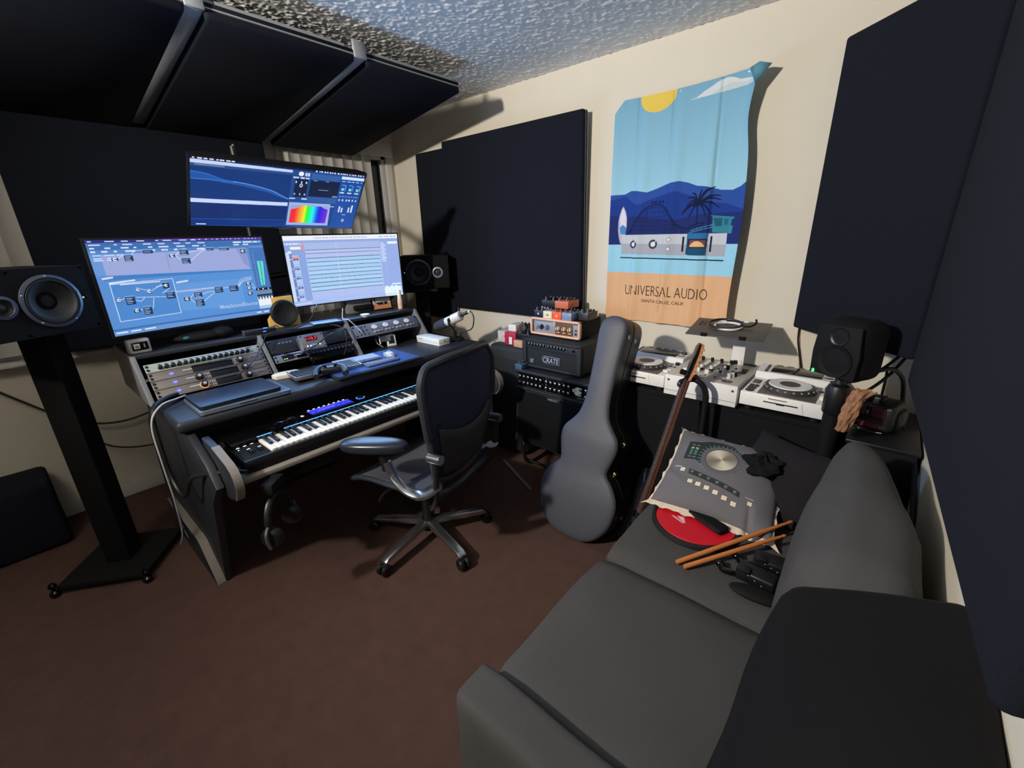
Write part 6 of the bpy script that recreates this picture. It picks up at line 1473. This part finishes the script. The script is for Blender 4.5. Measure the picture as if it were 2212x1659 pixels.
R7.line(cs, 8, (16,24,58)); R7.line([(u, v+.010) for u, v in cs], 4, (18,28,66))
for u in np.arange(.17, .77, .021): v = float(np.interp(u, [p[0] for p in co_], [p[1] for p in co_])); R7.line([(u, v), (u, .585)], 3.2, (18,26,62))
for v in (.485,.505,.525,.545,.562):
    us = [u for u, vv in cs if vv < v and u < .56]
    if us: R7.line([(min(us), v), (max(us), v)], 2.6, (18,26,64))
for k in range(9):
    u = .19+.045*k; v0 = float(np.interp(u, [p[0] for p in co_], [p[1] for p in co_])); v1 = float(np.interp(u+.04, [p[0] for p in co_], [p[1] for p in co_])); R7.line([(u, .58), (u+.04, max(v1, .47))], 2, (20,30,70))
for u in (.345,.37,.40,.425): R7.rect(u, .438, u+.016, .448, (20,28,64)); R7.line([(u, .44), (u, .458)], 2, (20,28,64))
R7.line([(.692,.468),(.700,.50),(.704,.545)], 12, (18,28,62))
for e in [(.802,.399),(.770,.405),(.847,.436),(.850,.452),(.844,.481),(.793,.506),(.589,.492),(.585,.505),(.615,.466),(.622,.437),(.648,.418),(.72,.408),(.635,.521),(.76,.512)]:
    c0 = (.692,.466); mid = ((c0[0]+e[0])/2+.004, (c0[1]+e[1])/2-.016); pts = [(q.x, q.y) for q in smoothpts([(c0[0],c0[1],0),(mid[0],mid[1],0),(e[0],e[1],0)], 8)]
    for i, (a, b_) in enumerate(zip(pts, pts[1:])): R7.line([a, b_], 15*(1-i/len(pts))**.6+2, (16,26,58))
R7.poly([(.109,.451),(.132,.475),(.144,.505),(.146,.54),(.140,.572),(.122,.61),(.099,.626),(.084,.60),(.073,.564),(.072,.52),(.082,.49),(.094,.465)], (184,176,200)); R7.poly([(.109,.455),(.136,.50),(.138,.545),(.090,.545),(.083,.50)], (216,214,222))
R7.poly([(.109,.535),(.142,.55),(.14,.58),(.095,.579),(.087,.549)], (72,136,190))
R7.poly([(.106,.583),(.917,.585),(.921,.679),(.111,.673)], (196,198,206)); R7.poly([(.11,.624),(.92,.631),(.921,.679),(.111,.673)], (168,170,182))
R7.poly([(.641,.583),(.791,.582),(.787,.676),(.639,.673)], (44,108,158)); R7.poly([(.64,.645),(.788,.645),(.787,.676),(.639,.673)], (24,78,108)); R7.poly([(.648,.606),(.786,.606),(.785,.648),(.65,.648)], (34,38,60))
R7.poly([(.662,.611),(.779,.612),(.777,.647),(.659,.645)], (112,74,70)); R7.ell(.719, .650, .058, .034, (232,182,132), 0, 0, 180); R7.rect(.655, .6455, .785, .676, (24,78,108)); R7.rect(.650, .640, .786, .646, (60,50,60))
for u, v, r in ((.215,.628,.030),(.378,.628,.034)): R7.ell(u, v, r, r*.62, (60,66,84)); R7.ell(u, v, r*.55, r*.34, (226,228,232)); R7.line([(u+.004, v-.004), (u+.020, v-.014)], 7, (226,228,232))
for v in (.608, .649): R7.ell(.507, v, .0155, .0096, (96,104,122)); R7.ell(.507, v, .0125, .0076, (222,226,230))
for u in (.6075, .807): R7.rect(u, .596, u+.0145, .661, (26,32,52)); R7.line([(u+.002,.63),(u+.012,.63)], 2, (120,130,150))
R7.poly([(.104,.688),(.916,.694),(.916,.699),(.104,.693)], (20,28,48))
R7.poly([(.788,.511),(.952,.522),(.95,.529),(.937,.53),(.926,.585),(.814,.581),(.806,.519)], (52,128,148)); R7.poly([(.812,.523),(.874,.525),(.874,.557),(.829,.556)], (32,88,108)); R7.poly([(.886,.527),(.915,.529),(.912,.553),(.89,.552)], (34,98,120)); R7.poly([(.925,.555),(.948,.556),(.944,.586),(.922,.586)], (58,136,156))
for a, b_ in (((.65,.581),(.808,.560)), ((.66,.572),(.81,.549))): R7.line([a, b_], 5, (70,146,170))
for k in range(5): u = .68+.03*k; R7.line([(u, .577-.0045*k), (u, .566-.0045*k)], 3, (70,146,170))
def ban(U, V):
    X = PX0+U*PWd; Z = PZ1-V*PHt
    # corners tucked: left corner clipped along a fold, right corner pulled out
    s_ = np.clip(1-U/.075-V/.050, 0, 1); X = X+.036*s_; Z = Z-.040*s_
    hang = .010+.050*U**1.5
    f = .0060*np.sin(26*U+1.2*V+.6)*np.clip(V*3, 0, 1)+.0035*np.sin(51*U+3*V)*(.3+.7*V)+.0030*np.sin(34*V+9*U)*np.clip(V-.72, 0, 1)*3.2
    crease = .006*np.exp(-((U-.46-.02*V)/.012)**2)*(V < .95)+.007*np.exp(-((U-.78-.03*V)/.012)**2)+.005*np.exp(-((U-.20)/.012)**2)
    curl = np.clip((U-.90)/.10, 0, 1)**2*(.035*np.exp(-(V/.12)**2)+.012)
    X = X-.020*np.clip((U-.86)/.14, 0, 1)**2*np.exp(-((V-.16)/.10)**2)
    X = X-.006*np.clip((U-.9)/.1,0,1)*np.sin(9*V)
    Z = Z-.010*np.sin(PI*U)*np.clip(1-V*12, 0, 1)+.012*U*np.clip(V-.9,0,.1)*10*.6
    return X, YB-.003-(hang+f-crease+curl), Z
R7.mesh('printed_cloth', ban, 552, 894, vmat('banner_print', .85, bump=.08, bs=900, spec=.2), po)
M_brownink = mat('dark_brown_ink', (58,34,30), .8, var=.08)
def onban(off=.0012):
    def f(x, y):
        U = (x-PX0)/PWd; V = (PZ1-y)/PHt; X, Y, Z = ban(np.array(U), np.array(V)); return (float(X), float(Y)-off, float(Z))
    return f
def btext(txt, u0, u1, vb, vt, name):
    V, Tn = text_tris(txt, 1.0, -.012 if len(txt) < 17 else .0)
    mn = V.min(0); sz = V.max(0)-mn; V = (V-mn)/sz
    fn = onban(); b = B(); vs = [b.bm.verts.new(fn(PX0+PWd*(u0+(u1-u0)*x), PZ1-PHt*(vb+(vt-vb)*y))) for x, y in V]
    for t_ in Tn:
        try: b.bm.faces.new([vs[i] for i in t_])
        except ValueError: pass
    b.out(name, M_brownink, po, smooth=0, recalc=False)
btext('UNIVERSAL AUDIO', .165, .832, .870, .822, 'lettering')
btext('SANTA CRUZ, CALIF.', .317, .672, .9055, .888, 'small_lettering')
# folded-over right corner and the tuck at the left
b = B(); q0, q1, q2 = [Vector([float(a) for a in ban(np.array(u), np.array(v))]) for u, v in ((.935,.0),(1,.0),(1,.065))]
tip = q1+Vector((.045,.02,-.012)); vs = [b.bm.verts.new(p) for p in (q0, q1, tip, q2)]; b.bm.faces.new((vs[0], vs[1], vs[3])); b.bm.faces.new((vs[1], vs[2], vs[3]))
o = b.out('folded_corner', mat('banner_back_blue', (86,140,160), .85, var=.05), po); md = o.modifiers.new('s', 'SOLIDIFY'); md.thickness = .002
for u in (.08, .5, .93):
    p = Vector([float(a) for a in ban(np.array(u), np.array(.012))]); B().cyl(p+Vector((0,-.003,0)), (p.x, YB, p.z), .003, n=8).out('pin', M_steel, po)
